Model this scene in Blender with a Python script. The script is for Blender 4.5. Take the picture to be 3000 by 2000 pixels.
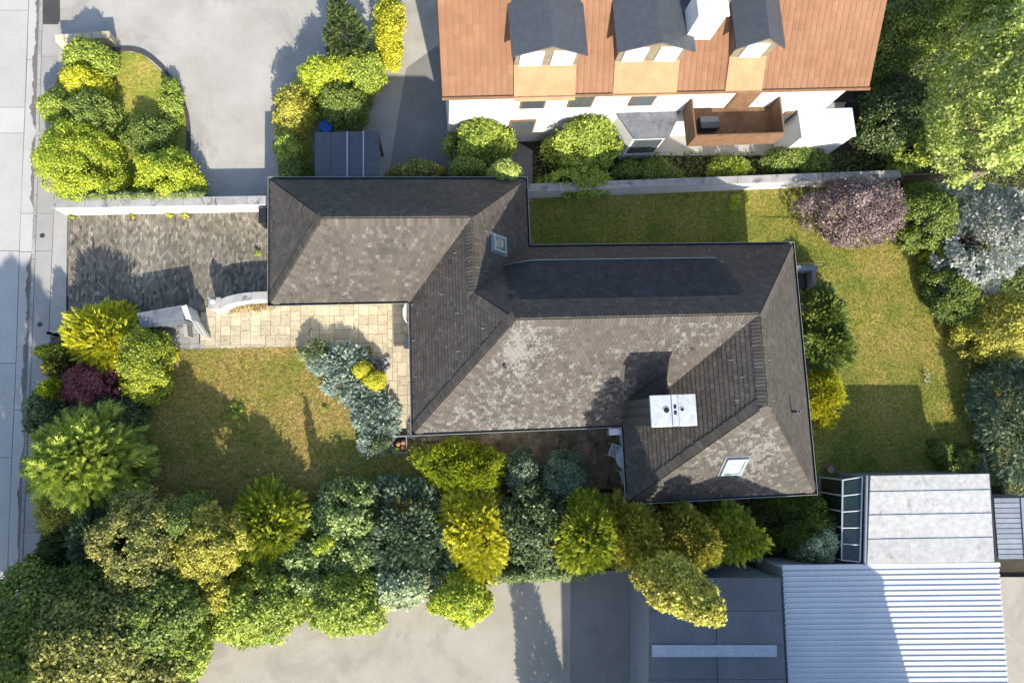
import bpy, math, random
import numpy as np
from mathutils import Vector, Matrix

random.seed(7)
scene = bpy.context.scene
for o in list(bpy.data.objects):
    bpy.data.objects.remove(o)

# ------------------------------------------------------------------ camera
F, H = 2000.0, 29.0                      # focal length in photo pixels (3000 wide), flying height in metres
_z = np.array([210.0, 260.0, 2000.0]); _z /= np.linalg.norm(_z)      # plumb line seen from the tilted camera
_y = np.array([0.0, 1.0, 0.0]); _y -= (_y @ _z) * _z; _y /= np.linalg.norm(_y)
_x = np.cross(_y, _z)
CAMR = np.array([_x, _y, _z])
cam_data = bpy.data.cameras.new('camera')
cam = bpy.data.objects.new('camera', cam_data)
scene.collection.objects.link(cam)
cam_data.sensor_width = 36.0
cam_data.lens = F / 3000.0 * 36.0
cam_data.clip_end = 800.0
cam.matrix_world = Matrix.Translation((0, 0, H)) @ Matrix([list(r) for r in CAMR]).to_4x4()
scene.camera = cam
# ------------------------------------------------------------------ sky, sun, exposure
SUN_EL, SUN_AZ = math.radians(33.0), math.radians(12.5)
world = bpy.data.worlds.new('World'); scene.world = world; world.use_nodes = True
wn = world.node_tree.nodes; wl = world.node_tree.links; wn.clear()
sky = wn.new('ShaderNodeTexSky'); sky.sky_type = 'NISHITA'; sky.sun_disc = False
sky.sun_elevation = SUN_EL
sky.sun_rotation = math.pi - SUN_AZ
bg = wn.new('ShaderNodeBackground'); bg.inputs['Strength'].default_value = 0.15
wo = wn.new('ShaderNodeOutputWorld')
wl.new(sky.outputs['Color'], bg.inputs['Color']); wl.new(bg.outputs['Background'], wo.inputs['Surface'])
sl = bpy.data.lights.new('sun', 'SUN'); sl.energy = 3.95; sl.angle = math.radians(0.55); sl.color = (1.0, 0.93, 0.80)
sun = bpy.data.objects.new('sun', sl); scene.collection.objects.link(sun)
SUND = Vector((-math.sin(SUN_AZ) * math.cos(SUN_EL), math.cos(SUN_AZ) * math.cos(SUN_EL), -math.sin(SUN_EL)))
sun.rotation_euler = SUND.to_track_quat('-Z', 'Y').to_euler()
sun.location = (10, -40, 40)
scene.view_settings.view_transform = 'Standard'; scene.view_settings.look = 'None'
scene.view_settings.exposure = 1.25; scene.view_settings.gamma = 1.0
scene.view_settings.use_curve_mapping = False

# ------------------------------------------------------------------ helpers
COL = scene.collection
WLOC = {}                                   # object name -> world location of its origin

def P(px, py, h=0.0):
    """world point at height h that the photograph shows at pixel (px, py)"""
    d = CAMR @ np.array([px - 1500.0, 1000.0 - py, -F])
    t = (H - h) / -d[2]
    return (d[0] * t, d[1] * t, h)

HA = math.radians(1.5)
def hw(u, v, z=0.0):
    """house axes (u along the ridge, v across) -> world"""
    return (u * math.cos(HA) - v * math.sin(HA), u * math.sin(HA) + v * math.cos(HA), z)

def tag(o, label=None, cat=None, group=None, kind=None):
    if label: o['label'] = label
    if cat: o['category'] = cat
    if group: o['group'] = group
    if kind: o['kind'] = kind
    return o

def thing(name, loc, label, cat, group=None, kind=None):
    o = bpy.data.objects.new(name, None); COL.objects.link(o)
    o.empty_display_size = 0.2
    o.location = loc; WLOC[o.name] = Vector(loc)
    return tag(o, label, cat, group, kind)

def link(name, me, mat, parent=None, loc=(0, 0, 0)):
    if mat is not None and len(me.materials) == 0:
        me.materials.append(mat)
    o = bpy.data.objects.new(name, me); COL.objects.link(o)
    if parent is not None:
        o.parent = parent
        o.location = Vector(loc) - WLOC[parent.name]
    else:
        o.location = loc
    WLOC[o.name] = Vector(loc)
    return o

def arr_mesh(name, V, faces, tint=None, wear=None, smooth=False):
    """V (n,3); faces: list of (m,k) int arrays"""
    me = bpy.data.meshes.new(name)
    V = np.asarray(V, dtype=np.float32)
    me.vertices.add(len(V)); me.vertices.foreach_set('co', V.ravel())
    loops = np.concatenate([f.ravel() for f in faces]).astype(np.int32)
    tot = np.concatenate([np.full(len(f), f.shape[1], dtype=np.int32) for f in faces])
    start = np.concatenate([[0], np.cumsum(tot)[:-1]]).astype(np.int32)
    me.loops.add(len(loops)); me.loops.foreach_set('vertex_index', loops)
    me.polygons.add(len(tot)); me.polygons.foreach_set('loop_start', start); me.polygons.foreach_set('loop_total', tot)
    for nm, a in (('tint', tint), ('wear', wear)):
        if a is not None:
            at = me.attributes.new(nm, 'FLOAT', 'FACE'); at.data.foreach_set('value', np.asarray(a, dtype=np.float32))
    me.update(calc_edges=True)
    if smooth:
        me.polygons.foreach_set('use_smooth', np.ones(len(tot), dtype=bool))
    return me

class MB:
    """collects boxes, tubes and prisms and links them as one mesh"""
    def __init__(s): s.v = []; s.f = []; s.t = []; s.w = []
    def add(s, vs, fs, tint=0.5, wear=0.0):
        b = len(s.v); s.v += [tuple(p) for p in vs]
        for f in fs:
            s.f.append([b + i for i in f]); s.t.append(tint); s.w.append(wear)
        return s
    def prism(s, poly, z0, z1, tint=0.5):
        n = len(poly); a = sum(poly[i][0] * poly[(i + 1) % n][1] - poly[(i + 1) % n][0] * poly[i][1] for i in range(n))
        if a < 0: poly = poly[::-1]
        vs = [(p[0], p[1], z0) for p in poly] + [(p[0], p[1], z1) for p in poly]
        fs = [list(range(n, 2 * n)), list(range(n))[::-1]] + [[i, (i + 1) % n, n + (i + 1) % n, n + i] for i in range(n)]
        return s.add(vs, fs, tint)
    def box(s, x0, x1, y0, y1, z0, z1, tint=0.5):
        return s.prism([(x0, y0), (x1, y0), (x1, y1), (x0, y1)], z0, z1, tint)
    def bar(s, a, b, w, z0, z1, tint=0.5, ext=0.0):
        """upright box along the segment a-b, width w"""
        a = Vector(a[:2]); b = Vector(b[:2]); d = (b - a).normalized(); n = Vector((-d.y, d.x)) * (w / 2)
        a = a - d * ext; b = b + d * ext
        return s.prism([a - n, b - n, b + n, a + n], z0, z1, tint)
    def frame_box(s, o, ex, ey, ez, x0, x1, y0, y1, z0, z1, tint=0.5, wear=0.0):
        """box in the frame (o, ex, ey, ez)"""
        vs = [o + ex * x + ey * y + ez * z for z in (z0, z1) for (x, y) in ((x0, y0), (x1, y0), (x1, y1), (x0, y1))]
        return s.add(vs, [[4, 5, 6, 7], [3, 2, 1, 0], [0, 1, 5, 4], [1, 2, 6, 5], [2, 3, 7, 6], [3, 0, 4, 7]], tint, wear)
    def tube(s, pts, rad, n=8, caps=True, tint=0.5):
        pts = [Vector(p) for p in pts]
        if not isinstance(rad, (list, tuple)): rad = [rad] * len(pts)
        rings = []; vs = []
        for i, p in enumerate(pts):
            d = (pts[min(i + 1, len(pts) - 1)] - pts[max(i - 1, 0)]).normalized()
            ref = Vector((0, 0, 1)) if abs(d.z) < 0.9 else Vector((1, 0, 0))
            a = d.cross(ref).normalized(); b = d.cross(a)
            for k in range(n):
                t = 2 * math.pi * k / n
                vs.append(p + (a * math.cos(t) + b * math.sin(t)) * rad[i])
        fs = []
        for i in range(len(pts) - 1):
            for k in range(n):
                k2 = (k + 1) % n
                fs.append([i * n + k, (i + 1) * n + k, (i + 1) * n + k2, i * n + k2])
        if caps:
            fs.append(list(range(n))); fs.append([(len(pts) - 1) * n + k for k in range(n)][::-1])
        return s.add(vs, fs, tint)
    def lathe(s, c, prof, n=16, tint=0.5):
        """prof: list of (r, z) from bottom to top"""
        vs = []; fs = []
        for r, z in prof:
            for k in range(n):
                t = 2 * math.pi * k / n
                vs.append((c[0] + r * math.cos(t), c[1] + r * math.sin(t), c[2] + z))
        for i in range(len(prof) - 1):
            for k in range(n):
                k2 = (k + 1) % n
                fs.append([i * n + k, i * n + k2, (i + 1) * n + k2, (i + 1) * n + k])
        fs.append([(len(prof) - 1) * n + k for k in range(n)])
        fs.append(list(range(n))[::-1])
        return s.add(vs, fs, tint)
    def build(s, name, mat, parent=None, loc=None, smooth=False, bevel=0.0):
        if loc is None: loc = WLOC[parent.name] if parent is not None else (0, 0, 0)
        L = Vector(loc)
        me = bpy.data.meshes.new(name)
        me.from_pydata([(p[0] - L.x, p[1] - L.y, p[2] - L.z) for p in s.v], [], s.f)
        for nm, a in (('tint', s.t), ('wear', s.w)):
            at = me.attributes.new(nm, 'FLOAT', 'FACE'); at.data.foreach_set('value', a)
        me.update()
        if smooth:
            me.polygons.foreach_set('use_smooth', [True] * len(me.polygons))
            me.set_sharp_from_angle(angle=math.radians(40))
        o = link(name, me, mat, parent, loc)
        if bevel:
            m = o.modifiers.new('bevel', 'BEVEL'); m.width = bevel; m.segments = 2; m.limit_method = 'ANGLE'
        return o

def struct(name, mb, mat, parent=None, loc=(0, 0, 0)):
    o = mb.build(name, mat, parent, loc)
    if parent is None: o['kind'] = 'structure'
    return o

# ------------------------------------------------------------------ materials
def ramp(nt, fac, stops):
    r = nt.nodes.new('ShaderNodeValToRGB')
    el = r.color_ramp.elements
    while len(el) > 1: el.remove(el[0])
    el[0].position = stops[0][0]; el[0].color = (*stops[0][1], 1)
    for p, c in stops[1:]:
        e = el.new(p); e.color = (*c, 1)
    nt.links.new(fac, r.inputs['Fac'])
    return r.outputs['Color']

def noise(nt, scale, detail=4, rough=0.6, dist=0.0, off=None):
    g = nt.nodes.new('ShaderNodeNewGeometry')
    n = nt.nodes.new('ShaderNodeTexNoise')
    n.inputs['Scale'].default_value = scale; n.inputs['Detail'].default_value = detail
    n.inputs['Roughness'].default_value = rough; n.inputs['Distortion'].default_value = dist
    src = g.outputs['Position']
    if off is not None:
        m = nt.nodes.new('ShaderNodeVectorMath'); m.operation = 'ADD'; m.inputs[1].default_value = off
        nt.links.new(src, m.inputs[0]); src = m.outputs[0]
    nt.links.new(src, n.inputs['Vector'])
    return n.outputs['Fac']

def attr(nt, name):
    a = nt.nodes.new('ShaderNodeAttribute'); a.attribute_name = name
    return a.outputs['Fac']

def mth(nt, op, a, b, clamp=False):
    m = nt.nodes.new('ShaderNodeMath'); m.operation = op; m.use_clamp = clamp
    for i, x in enumerate((a, b)):
        if isinstance(x, (int, float)): m.inputs[i].default_value = x
        else: nt.links.new(x, m.inputs[i])
    return m.outputs[0]

def mixc(nt, fac, a, b, mode='MIX'):
    m = nt.nodes.new('ShaderNodeMix'); m.data_type = 'RGBA'; m.blend_type = mode
    if isinstance(fac, (int, float)): m.inputs['Factor'].default_value = fac
    else: nt.links.new(fac, m.inputs['Factor'])
    for sck, x in ((m.inputs[6], a), (m.inputs[7], b)):
        if isinstance(x, tuple): sck.default_value = (*x, 1)
        else: nt.links.new(x, sck)
    return m.outputs[2]

def new_mat(name):
    m = bpy.data.materials.new(name); m.use_nodes = True
    nt = m.node_tree; b = nt.nodes['Principled BSDF']
    return m, nt, b

def bump(nt, b, h, strength=0.3, dist=0.02):
    n = nt.nodes.new('ShaderNodeBump'); n.inputs['Strength'].default_value = strength; n.inputs['Distance'].default_value = dist
    nt.links.new(h, n.inputs['Height']); nt.links.new(n.outputs['Normal'], b.inputs['Normal'])

KEEP = {'driveway paver': 0.98, 'shaded terrace slab': 1.0, 'soil': 0.9, 'clay roof tile': 0.50, 'painted roof sheet': 0.50, 'beige yard concrete': 0.66}   # real-world reflectances for this exposure
def surf(name, c0, c1, scale=3.0, rough=0.85, bstr=0.3, bscale=60.0, tint=0.0, stain=None, stain_scale=0.8, stain_at=0.6, metal=0.0, spec=0.3):
    """two-tone weathered surface, optional per-piece tint and stains with their own shape"""
    k = KEEP.get(name, 0.70); c0 = tuple(x * k for x in c0); c1 = tuple(x * k for x in c1)
    if stain: stain = tuple(x * k for x in stain)
    m, nt, b = new_mat(name)
    col = ramp(nt, noise(nt, scale, 6, 0.65), [(0.3, c0), (0.7, c1)])
    fine = noise(nt, bscale, 3, 0.6)
    col = mixc(nt, 0.35, col, ramp(nt, fine, [(0.25, (0.45, 0.45, 0.45)), (0.75, (1.5, 1.5, 1.5))]), 'MULTIPLY')
    if stain:
        f = ramp(nt, noise(nt, stain_scale, 7, 0.7, 0.6, (13.1, 4.7, 2.2)), [(stain_at, (0, 0, 0)), (stain_at + 0.1, (1, 1, 1))])
        col = mixc(nt, f, col, stain)
    if tint:
        t = attr(nt, 'tint')
        k = mth(nt, 'ADD', mth(nt, 'MULTIPLY', t, 2 * tint), 1.0 - tint)
        kc = nt.nodes.new('ShaderNodeCombineColor')
        for i in range(3): nt.links.new(k, kc.inputs[i])
        col = mixc(nt, 1.0, col, kc.outputs[0], 'MULTIPLY')
    nt.links.new(col, b.inputs['Base Color'])
    b.inputs['Roughness'].default_value = rough; b.inputs['Metallic'].default_value = metal
    b.inputs['Specular IOR Level'].default_value = spec
    if bstr: bump(nt, b, fine, bstr, 0.01)
    return m

def plain(name, c, rough=0.6, metal=0.0, spec=0.4):
    m, nt, b = new_mat(name)
    c = tuple(x * 0.75 for x in c)
    n = noise(nt, 4.0, 5, 0.65)
    col = ramp(nt, n, [(0.3, tuple(x * 0.82 for x in c)), (0.7, tuple(min(1, x * 1.12) for x in c))])
    nt.links.new(col, b.inputs['Base Color'])
    b.inputs['Roughness'].default_value = rough; b.inputs['Metallic'].default_value = metal; b.inputs['Specular IOR Level'].default_value = spec
    return m

def leaf_mat(name, lo, mid, hi, trans=0.3, rough=0.55):
    m, nt, b = new_mat(name)
    t = mth(nt, 'ADD', mth(nt, 'MULTIPLY', attr(nt, 'tint'), 0.8), mth(nt, 'MULTIPLY', noise(nt, 1.7, 4, 0.6), 0.28))
    col = ramp(nt, t, [(0.18, lo), (0.55, mid), (0.95, hi)])
    nt.links.new(col, b.inputs['Base Color']); b.inputs['Roughness'].default_value = 0.42 if name.split()[0] in ('glossy', 'dark', 'bluegreen', 'maple') else rough
    b.inputs['Specular IOR Level'].default_value = 0.4
    tr = nt.nodes.new('ShaderNodeBsdfTranslucent'); nt.links.new(col, tr.inputs['Color'])
    mx = nt.nodes.new('ShaderNodeMixShader'); mx.inputs[0].default_value = trans
    out = nt.nodes['Material Output']
    nt.links.new(b.outputs[0], mx.inputs[1]); nt.links.new(tr.outputs[0], mx.inputs[2]); nt.links.new(mx.outputs[0], out.inputs['Surface'])
    return m

def grass_mat(name, green, olive, dry, dry_at=0.5, base=False):
    m, nt, b = new_mat(name)
    n1 = noise(nt, 0.42, 4, 0.6, 0.4); n2 = noise(nt, 8.0, 4, 0.72); n3 = noise(nt, 1.6, 5, 0.65, 0.3, (31, 7, 0))
    f = mth(nt, 'ADD', mth(nt, 'MULTIPLY', n1, 0.60), mth(nt, 'MULTIPLY', n3, 0.40))
    col = ramp(nt, f, [(dry_at - 0.14, green), (dry_at, olive), (dry_at + 0.14, dry)])
    col = mixc(nt, 0.85, col, ramp(nt, n2, [(0.32, (0.42, 0.45, 0.36)), (0.52, (1.0, 1.0, 1.0)), (0.70, (1.5, 1.42, 1.35))]), 'MULTIPLY')
    if not base:
        t = attr(nt, 'tint')
        col = mixc(nt, 0.8, col, ramp(nt, t, [(0.0, (0.55, 0.6, 0.5)), (0.6, (1.05, 1.05, 1.0)), (1.0, (1.75, 1.55, 1.35))]), 'MULTIPLY')
    nt.links.new(col, b.inputs['Base Color']); b.inputs['Roughness'].default_value = 0.9; b.inputs['Specular IOR Level'].default_value = 0.1
    if base: bump(nt, b, n2, 0.8, 0.05)
    return m

def tile_mat(name):
    """weathered roof tiles; pale patches of lichen and bleaching keep the outline of single tiles and of cracks"""
    m, nt, b = new_mat(name)
    t = attr(nt, 'tint'); w = attr(nt, 'wear')
    col = ramp(nt, t, [(0.0, (0.050, 0.043, 0.036)), (0.5, (0.073, 0.063, 0.053)), (1.0, (0.104, 0.092, 0.079))])
    col = mixc(nt, 0.55, col, ramp(nt, noise(nt, 0.9, 6, 0.7, 0.3), [(0.3, (0.72, 0.70, 0.69)), (0.7, (1.28, 1.27, 1.25))]), 'MULTIPLY')
    pale = noise(nt, 5.2, 6, 0.70, 1.6, (3, 9, 1))
    big = noise(nt, 0.34, 3, 0.5, 0.0, (8, 2, 5))
    s = mth(nt, 'ADD', mth(nt, 'ADD', mth(nt, 'MULTIPLY', pale, 0.6), mth(nt, 'MULTIPLY', t, 0.16)), mth(nt, 'MULTIPLY', big, 0.42))
    s = mth(nt, 'ADD', s, mth(nt, 'MULTIPLY', w, 0.16))
    f = ramp(nt, s, [(0.77, (0, 0, 0)), (0.82, (1, 1, 1))])
    col = mixc(nt, mth(nt, 'MULTIPLY', f, 0.8), col, (0.172, 0.160, 0.149))
    spk = ramp(nt, noise(nt, 9.0, 2, 0.5), [(0.74, (0, 0, 0)), (0.77, (1, 1, 1))])
    col = mixc(nt, mth(nt, 'MULTIPLY', spk, 0.55), col, (0.20, 0.19, 0.18))
    nt.links.new(col, b.inputs['Base Color']); b.inputs['Roughness'].default_value = 0.8; b.inputs['Specular IOR Level'].default_value = 0.25
    bump(nt, b, noise(nt, 45, 3, 0.6), 0.35, 0.01)
    return m

def glass_mat(name, c, rough=0.05):
    m, nt, b = new_mat(name)
    n = noise(nt, 1.2, 2)
    nt.links.new(ramp(nt, n, [(0.3, c), (0.7, tuple(x * 1.3 for x in c))]), b.inputs['Base Color'])
    b.inputs['Roughness'].default_value = rough; b.inputs['Specular IOR Level'].default_value = 0.8
    return m

M = {}
M['soil'] = surf('soil', (0.030, 0.024, 0.016), (0.060, 0.048, 0.032), 2.0, 0.95, 0.7, 25)
M['concrete'] = surf('road concrete', (0.47, 0.46, 0.43), (0.54, 0.53, 0.50), 0.8, 0.9, 0.15, 45, 0.06)
M['pavement'] = surf('pavement concrete', (0.37, 0.355, 0.33), (0.46, 0.44, 0.41), 1.1, 0.9, 0.2, 50, 0.10)
M['yard'] = surf('yard concrete', (0.40, 0.375, 0.33), (0.52, 0.49, 0.45), 0.55, 0.9, 0.15, 40, 0.1, (0.37, 0.345, 0.31), 0.30, 0.53)
M['yard_s'] = surf('beige yard concrete', (0.40, 0.36, 0.29), (0.50, 0.455, 0.39), 0.5, 0.9, 0.15, 40, 0.1, (0.36, 0.325, 0.27), 0.33, 0.52)
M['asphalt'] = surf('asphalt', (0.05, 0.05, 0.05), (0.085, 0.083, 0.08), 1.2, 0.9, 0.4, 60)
M['grey_walk_shade'] = surf('grey walk and shade strip', (0.22, 0.21, 0.20), (0.30, 0.29, 0.27), 0.7, 0.9, 0.3, 50)  # grey of the gravel walk, also colours in the shade strip
M['kerb'] = surf('granite kerb', (0.26, 0.255, 0.25), (0.44, 0.43, 0.42), 9.0, 0.85, 0.4, 70, 0.2)
M['stain'] = surf('damp stain', (0.14, 0.12, 0.105), (0.24, 0.215, 0.19), 2.2, 0.8, 0.2, 40)
M['paver'] = surf('driveway paver', (0.125, 0.110, 0.085), (0.215, 0.190, 0.150), 0.7, 0.9, 0.35, 55, 0.5, (0.085, 0.072, 0.052), 0.5, 0.56)
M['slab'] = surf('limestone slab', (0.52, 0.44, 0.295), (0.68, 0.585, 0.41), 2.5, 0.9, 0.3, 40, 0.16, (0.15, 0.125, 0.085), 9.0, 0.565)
M['slab_shade'] = surf('shaded terrace slab', (0.12, 0.088, 0.05), (0.27, 0.20, 0.12), 1.4, 0.9, 0.3, 40, 0.2, (0.06, 0.048, 0.025), 3.0, 0.54)  # shade on the terrace is put into this darker slab colour
M['slab_g'] = surf('grey slab', (0.30, 0.29, 0.27), (0.40, 0.39, 0.36), 2.5, 0.9, 0.3, 40, 0.15)
M['joint'] = surf('joint sand', (0.12, 0.105, 0.07), (0.20, 0.175, 0.12), 3.0, 0.95, 0.4, 40)
M['plaster'] = surf('white plaster', (0.74, 0.74, 0.73), (0.82, 0.82, 0.81), 1.5, 0.85, 0.1, 60)
M['coping'] = surf('stone coping', (0.34, 0.33, 0.32), (0.50, 0.49, 0.48), 2.0, 0.8, 0.2, 50, 0.1, (0.13, 0.115, 0.12), 1.6, 0.56)
M['tile'] = tile_mat('roof tile')
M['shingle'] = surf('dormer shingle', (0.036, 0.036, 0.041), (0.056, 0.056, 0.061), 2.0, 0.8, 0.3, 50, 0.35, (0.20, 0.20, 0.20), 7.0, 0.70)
M['under'] = plain('roof underlay', (0.045, 0.04, 0.036), 0.9)
M['gutter'] = plain('gutter metal', (0.085, 0.088, 0.085), 0.45, 0.5)
M['gutter_rim'] = plain('gutter bead', (0.50, 0.54, 0.52), 0.4, 0.6)
M['cladding'] = surf('chimney cladding', (0.085, 0.08, 0.073), (0.115, 0.108, 0.1), 3, 0.75, 0.15, 50)
M['capmetal'] = surf('chimney sheet metal', (0.60, 0.62, 0.66), (0.72, 0.74, 0.78), 1.6, 0.35, 0.05, 8, 0.05, None, metal=0.25, spec=0.5)
M['zinc'] = surf('weathered zinc sheet', (0.17, 0.185, 0.21), (0.32, 0.335, 0.36), 1.6, 0.5, 0.05, 10, 0.0, (0.13, 0.14, 0.16), 1.8, 0.56, metal=0.35)
M['black'] = plain('hole shade black', (0.012, 0.012, 0.013), 0.9)  # dark inside holes, painted as flat black discs and plates
M['tealframe'] = plain('painted window frame', (0.34, 0.44, 0.44), 0.45)
M['white'] = plain('white paint', (0.78, 0.79, 0.80), 0.45)
M['cream'] = plain('cream paint', (0.70, 0.66, 0.54), 0.5)
M['blind'] = plain('white blind', (0.38, 0.41, 0.40), 0.6)
M['glass'] = glass_mat('dark glass', (0.05, 0.06, 0.065))
M['greenglass'] = glass_mat('greenhouse glass', (0.012, 0.024, 0.018), 0.08)
M['pipe'] = plain('vent pipe', (0.07, 0.075, 0.08), 0.5)
M['bark'] = surf('bark', (0.05, 0.035, 0.025), (0.10, 0.075, 0.055), 8, 0.95, 0.6, 30)
M['terracotta'] = surf('terracotta', (0.42, 0.17, 0.09), (0.55, 0.25, 0.14), 6, 0.8, 0.2, 40)
M['rock'] = surf('garden rock', (0.26, 0.25, 0.26), (0.46, 0.45, 0.46), 4, 0.8, 0.5, 25, 0.35)
M['orange'] = surf('clay roof tile', (0.37, 0.18, 0.095), (0.47, 0.25, 0.14), 0.7, 0.8, 0.3, 40, 0.10)
M['apron'] = surf('pale clay tile', (0.42, 0.23, 0.115), (0.52, 0.31, 0.16), 2, 0.8, 0.3, 30)
M['dormer_grey'] = plain('dormer sheet metal', (0.10, 0.11, 0.125), 0.55, 0.3)
M['wood'] = surf('brown wood', (0.17, 0.09, 0.045), (0.28, 0.16, 0.085), 4, 0.75, 0.2, 30, 0.15)
M['olive_wood'] = surf('weathered boards', (0.20, 0.165, 0.11), (0.30, 0.25, 0.17), 4, 0.8, 0.2, 30, 0.15)
M['sheet'] = surf('painted roof sheet', (0.66, 0.65, 0.62), (0.76, 0.75, 0.73), 1.6, 0.6, 0.35, 5, 0.06, (0.46, 0.43, 0.38), 3.0, 0.57)
M['white_metal'] = surf('white metal roofing', (0.66, 0.68, 0.71), (0.74, 0.755, 0.775), 0.6, 0.5, 0.05, 20, 0.05)
M['grey_roof'] = surf('grey roofing', (0.13, 0.14, 0.15), (0.19, 0.20, 0.215), 0.8, 0.7, 0.2, 40, 0.1)
M['light_strip'] = plain('fibreglass skylight', (0.42, 0.46, 0.52), 0.4)
M['greyboard'] = surf('grey painted board', (0.25, 0.275, 0.32), (0.33, 0.355, 0.40), 2.0, 0.6, 0.1, 30, 0.12)
M['bin'] = plain('black plastic', (0.02, 0.021, 0.024), 0.5)
M['blue'] = plain('blue plastic', (0.01, 0.10, 0.45), 0.5)
M['pink'] = plain('pink clay', (0.50, 0.26, 0.20), 0.85)
M['lawn_f'] = grass_mat('front lawn turf', (0.15, 0.165, 0.035), (0.24, 0.195, 0.055), (0.30, 0.21, 0.08), 0.50, True)
M['grass_f'] = grass_mat('front lawn grass', (0.20, 0.225, 0.045), (0.32, 0.265, 0.075), (0.40, 0.28, 0.11), 0.50)
M['lawn_b'] = grass_mat('back lawn turf', (0.15, 0.17, 0.035), (0.235, 0.21, 0.05), (0.30, 0.235, 0.085), 0.54, True)
M['grass_b'] = grass_mat('back lawn grass', (0.20, 0.235, 0.045), (0.32, 0.285, 0.070), (0.42, 0.325, 0.12), 0.54)
M['lawn_n'] = grass_mat('neighbour turf', (0.15, 0.20, 0.03), (0.23, 0.24, 0.04), (0.36, 0.28, 0.07), 0.52, True)

PAL = {}
LEAFK = {'gold': 1.45, 'dark': 1.9, 'green': 1.9, 'bluegreen': 1.9, 'fresh': 1.75, 'juniper': 1.8, 'purple': 1.7, 'silver': 1.45}
def pal(k, lo, mid, hi, trans=0.3):
    g = LEAFK.get(k, 1.75) * 1.18
    PAL[k] = leaf_mat(k.replace('_', ' ') + ' foliage', *[tuple(min(0.66, x * g) for x in c) for c in (lo, mid, hi)], trans)
pal('gold', (0.15, 0.17, 0.010), (0.37, 0.345, 0.018), (0.56, 0.51, 0.05), 0.34)
pal('yellowgreen', (0.10, 0.135, 0.012), (0.215, 0.25, 0.018), (0.36, 0.36, 0.03), 0.32)
pal('goldgreen', (0.045, 0.075, 0.010), (0.16, 0.18, 0.014), (0.37, 0.35, 0.025), 0.3)
pal('fresh', (0.065, 0.095, 0.014), (0.165, 0.205, 0.028), (0.29, 0.32, 0.055), 0.34)
pal('green', (0.034, 0.052, 0.010), (0.075, 0.105, 0.017), (0.155, 0.18, 0.034), 0.3)
pal('olive', (0.045, 0.052, 0.014), (0.12, 0.125, 0.028), (0.27, 0.24, 0.055), 0.28)
pal('oliveyellow', (0.075, 0.075, 0.012), (0.22, 0.20, 0.026), (0.43, 0.36, 0.055), 0.32)
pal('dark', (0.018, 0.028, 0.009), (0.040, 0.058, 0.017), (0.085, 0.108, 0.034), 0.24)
pal('bluegreen', (0.026, 0.042, 0.022), (0.066, 0.096, 0.050), (0.15, 0.19, 0.11), 0.24)
pal('glossy', (0.036, 0.056, 0.014), (0.092, 0.13, 0.030), (0.25, 0.30, 0.11), 0.26)
pal('juniper', (0.070, 0.098, 0.076), (0.155, 0.195, 0.152), (0.265, 0.305, 0.245), 0.2)
pal('silver', (0.14, 0.15, 0.12), (0.32, 0.335, 0.285), (0.54, 0.545, 0.48), 0.22)
pal('greygreen', (0.066, 0.09, 0.042), (0.165, 0.20, 0.10), (0.29, 0.32, 0.19), 0.26)
pal('purple', (0.05, 0.012, 0.013), (0.125, 0.034, 0.038), (0.26, 0.095, 0.085), 0.28)
pal('plum', (0.038, 0.026, 0.026), (0.098, 0.070, 0.068), (0.22, 0.165, 0.145), 0.25)
pal('maple', (0.085, 0.118, 0.022), (0.20, 0.24, 0.046), (0.41, 0.42, 0.12), 0.36)
pal('dry', (0.10, 0.07, 0.03), (0.22, 0.165, 0.08), (0.36, 0.28, 0.15), 0.2)
pal('ivy', (0.05, 0.08, 0.025), (0.11, 0.14, 0.045), (0.22, 0.23, 0.10), 0.25)

# ================================================================== setting: ground, road, pavement
struct('ground', MB().box(-160, 170, -150, 160, -0.6, -0.14), M['soil'])

# --- road of concrete slabs
KERB = [(122, -260), (120, 0), (112, 250), (104, 540), (86, 1060), (68, 1460), (58, 1700), (40, 2250)]
JOIN = [(90, -260), (84, 0), (78, 200), (68, 440), (60, 620), (47, 1060), (32, 1400), (24, 1600), (5, 2250)]
def on(line, y):
    for (x0, y0), (x1, y1) in zip(line, line[1:]):
        if y0 <= y <= y1: return x0 + (x1 - x0) * (y - y0) / (y1 - y0)
    return line[-1][0]
def pp(*pts, z=0.0): return [P(x, y, z)[:2] for x, y in pts]

road = struct('road', MB().prism(pp((-1400, -260), (126, -260), (126, 0), (108, 540), (90, 1060), (62, 1700), (46, 2250), (-1400, 2250), z=-0.13), -0.55, -0.126), M['joint'])
gap = 0.9
cuts = [-260, 30, 314, 390, 735, 1064, 1340, 1690, 2250]
for y0, y1 in zip(cuts, cuts[1:]):
    for xa in (-1400, -640, -190):
        xb = {-1400: -640, -640: -190}.get(xa)
        r0 = on(JOIN, y0) - gap if xb is None else xb - gap; r1 = on(JOIN, y1) - gap if xb is None else xb - gap
        s = MB().prism(pp((xa + gap, y0 + gap), (r0, y0 + gap), (r1, y1 - gap), (xa + gap, y1 - gap), z=-0.1), -0.125, -0.100 - random.random() * 0.002, random.random())
        s.build('road_slab', M['concrete'], road)
cuts = [-260, 175, 625, 737, 1200, 1680, 2250]
for y0, y1 in zip(cuts, cuts[1:]):
    ys = np.linspace(y0 + gap, y1 - gap, 5)
    pl = [(on(JOIN, y) + gap, y) for y in ys] + [(on(KERB, y) - 4, y) for y in ys[::-1]]
    MB().prism(pp(*pl, z=-0.1), -0.125, -0.103, 0.35 + random.random() * 0.3).build('gutter_slab', M['concrete'], road)
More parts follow.
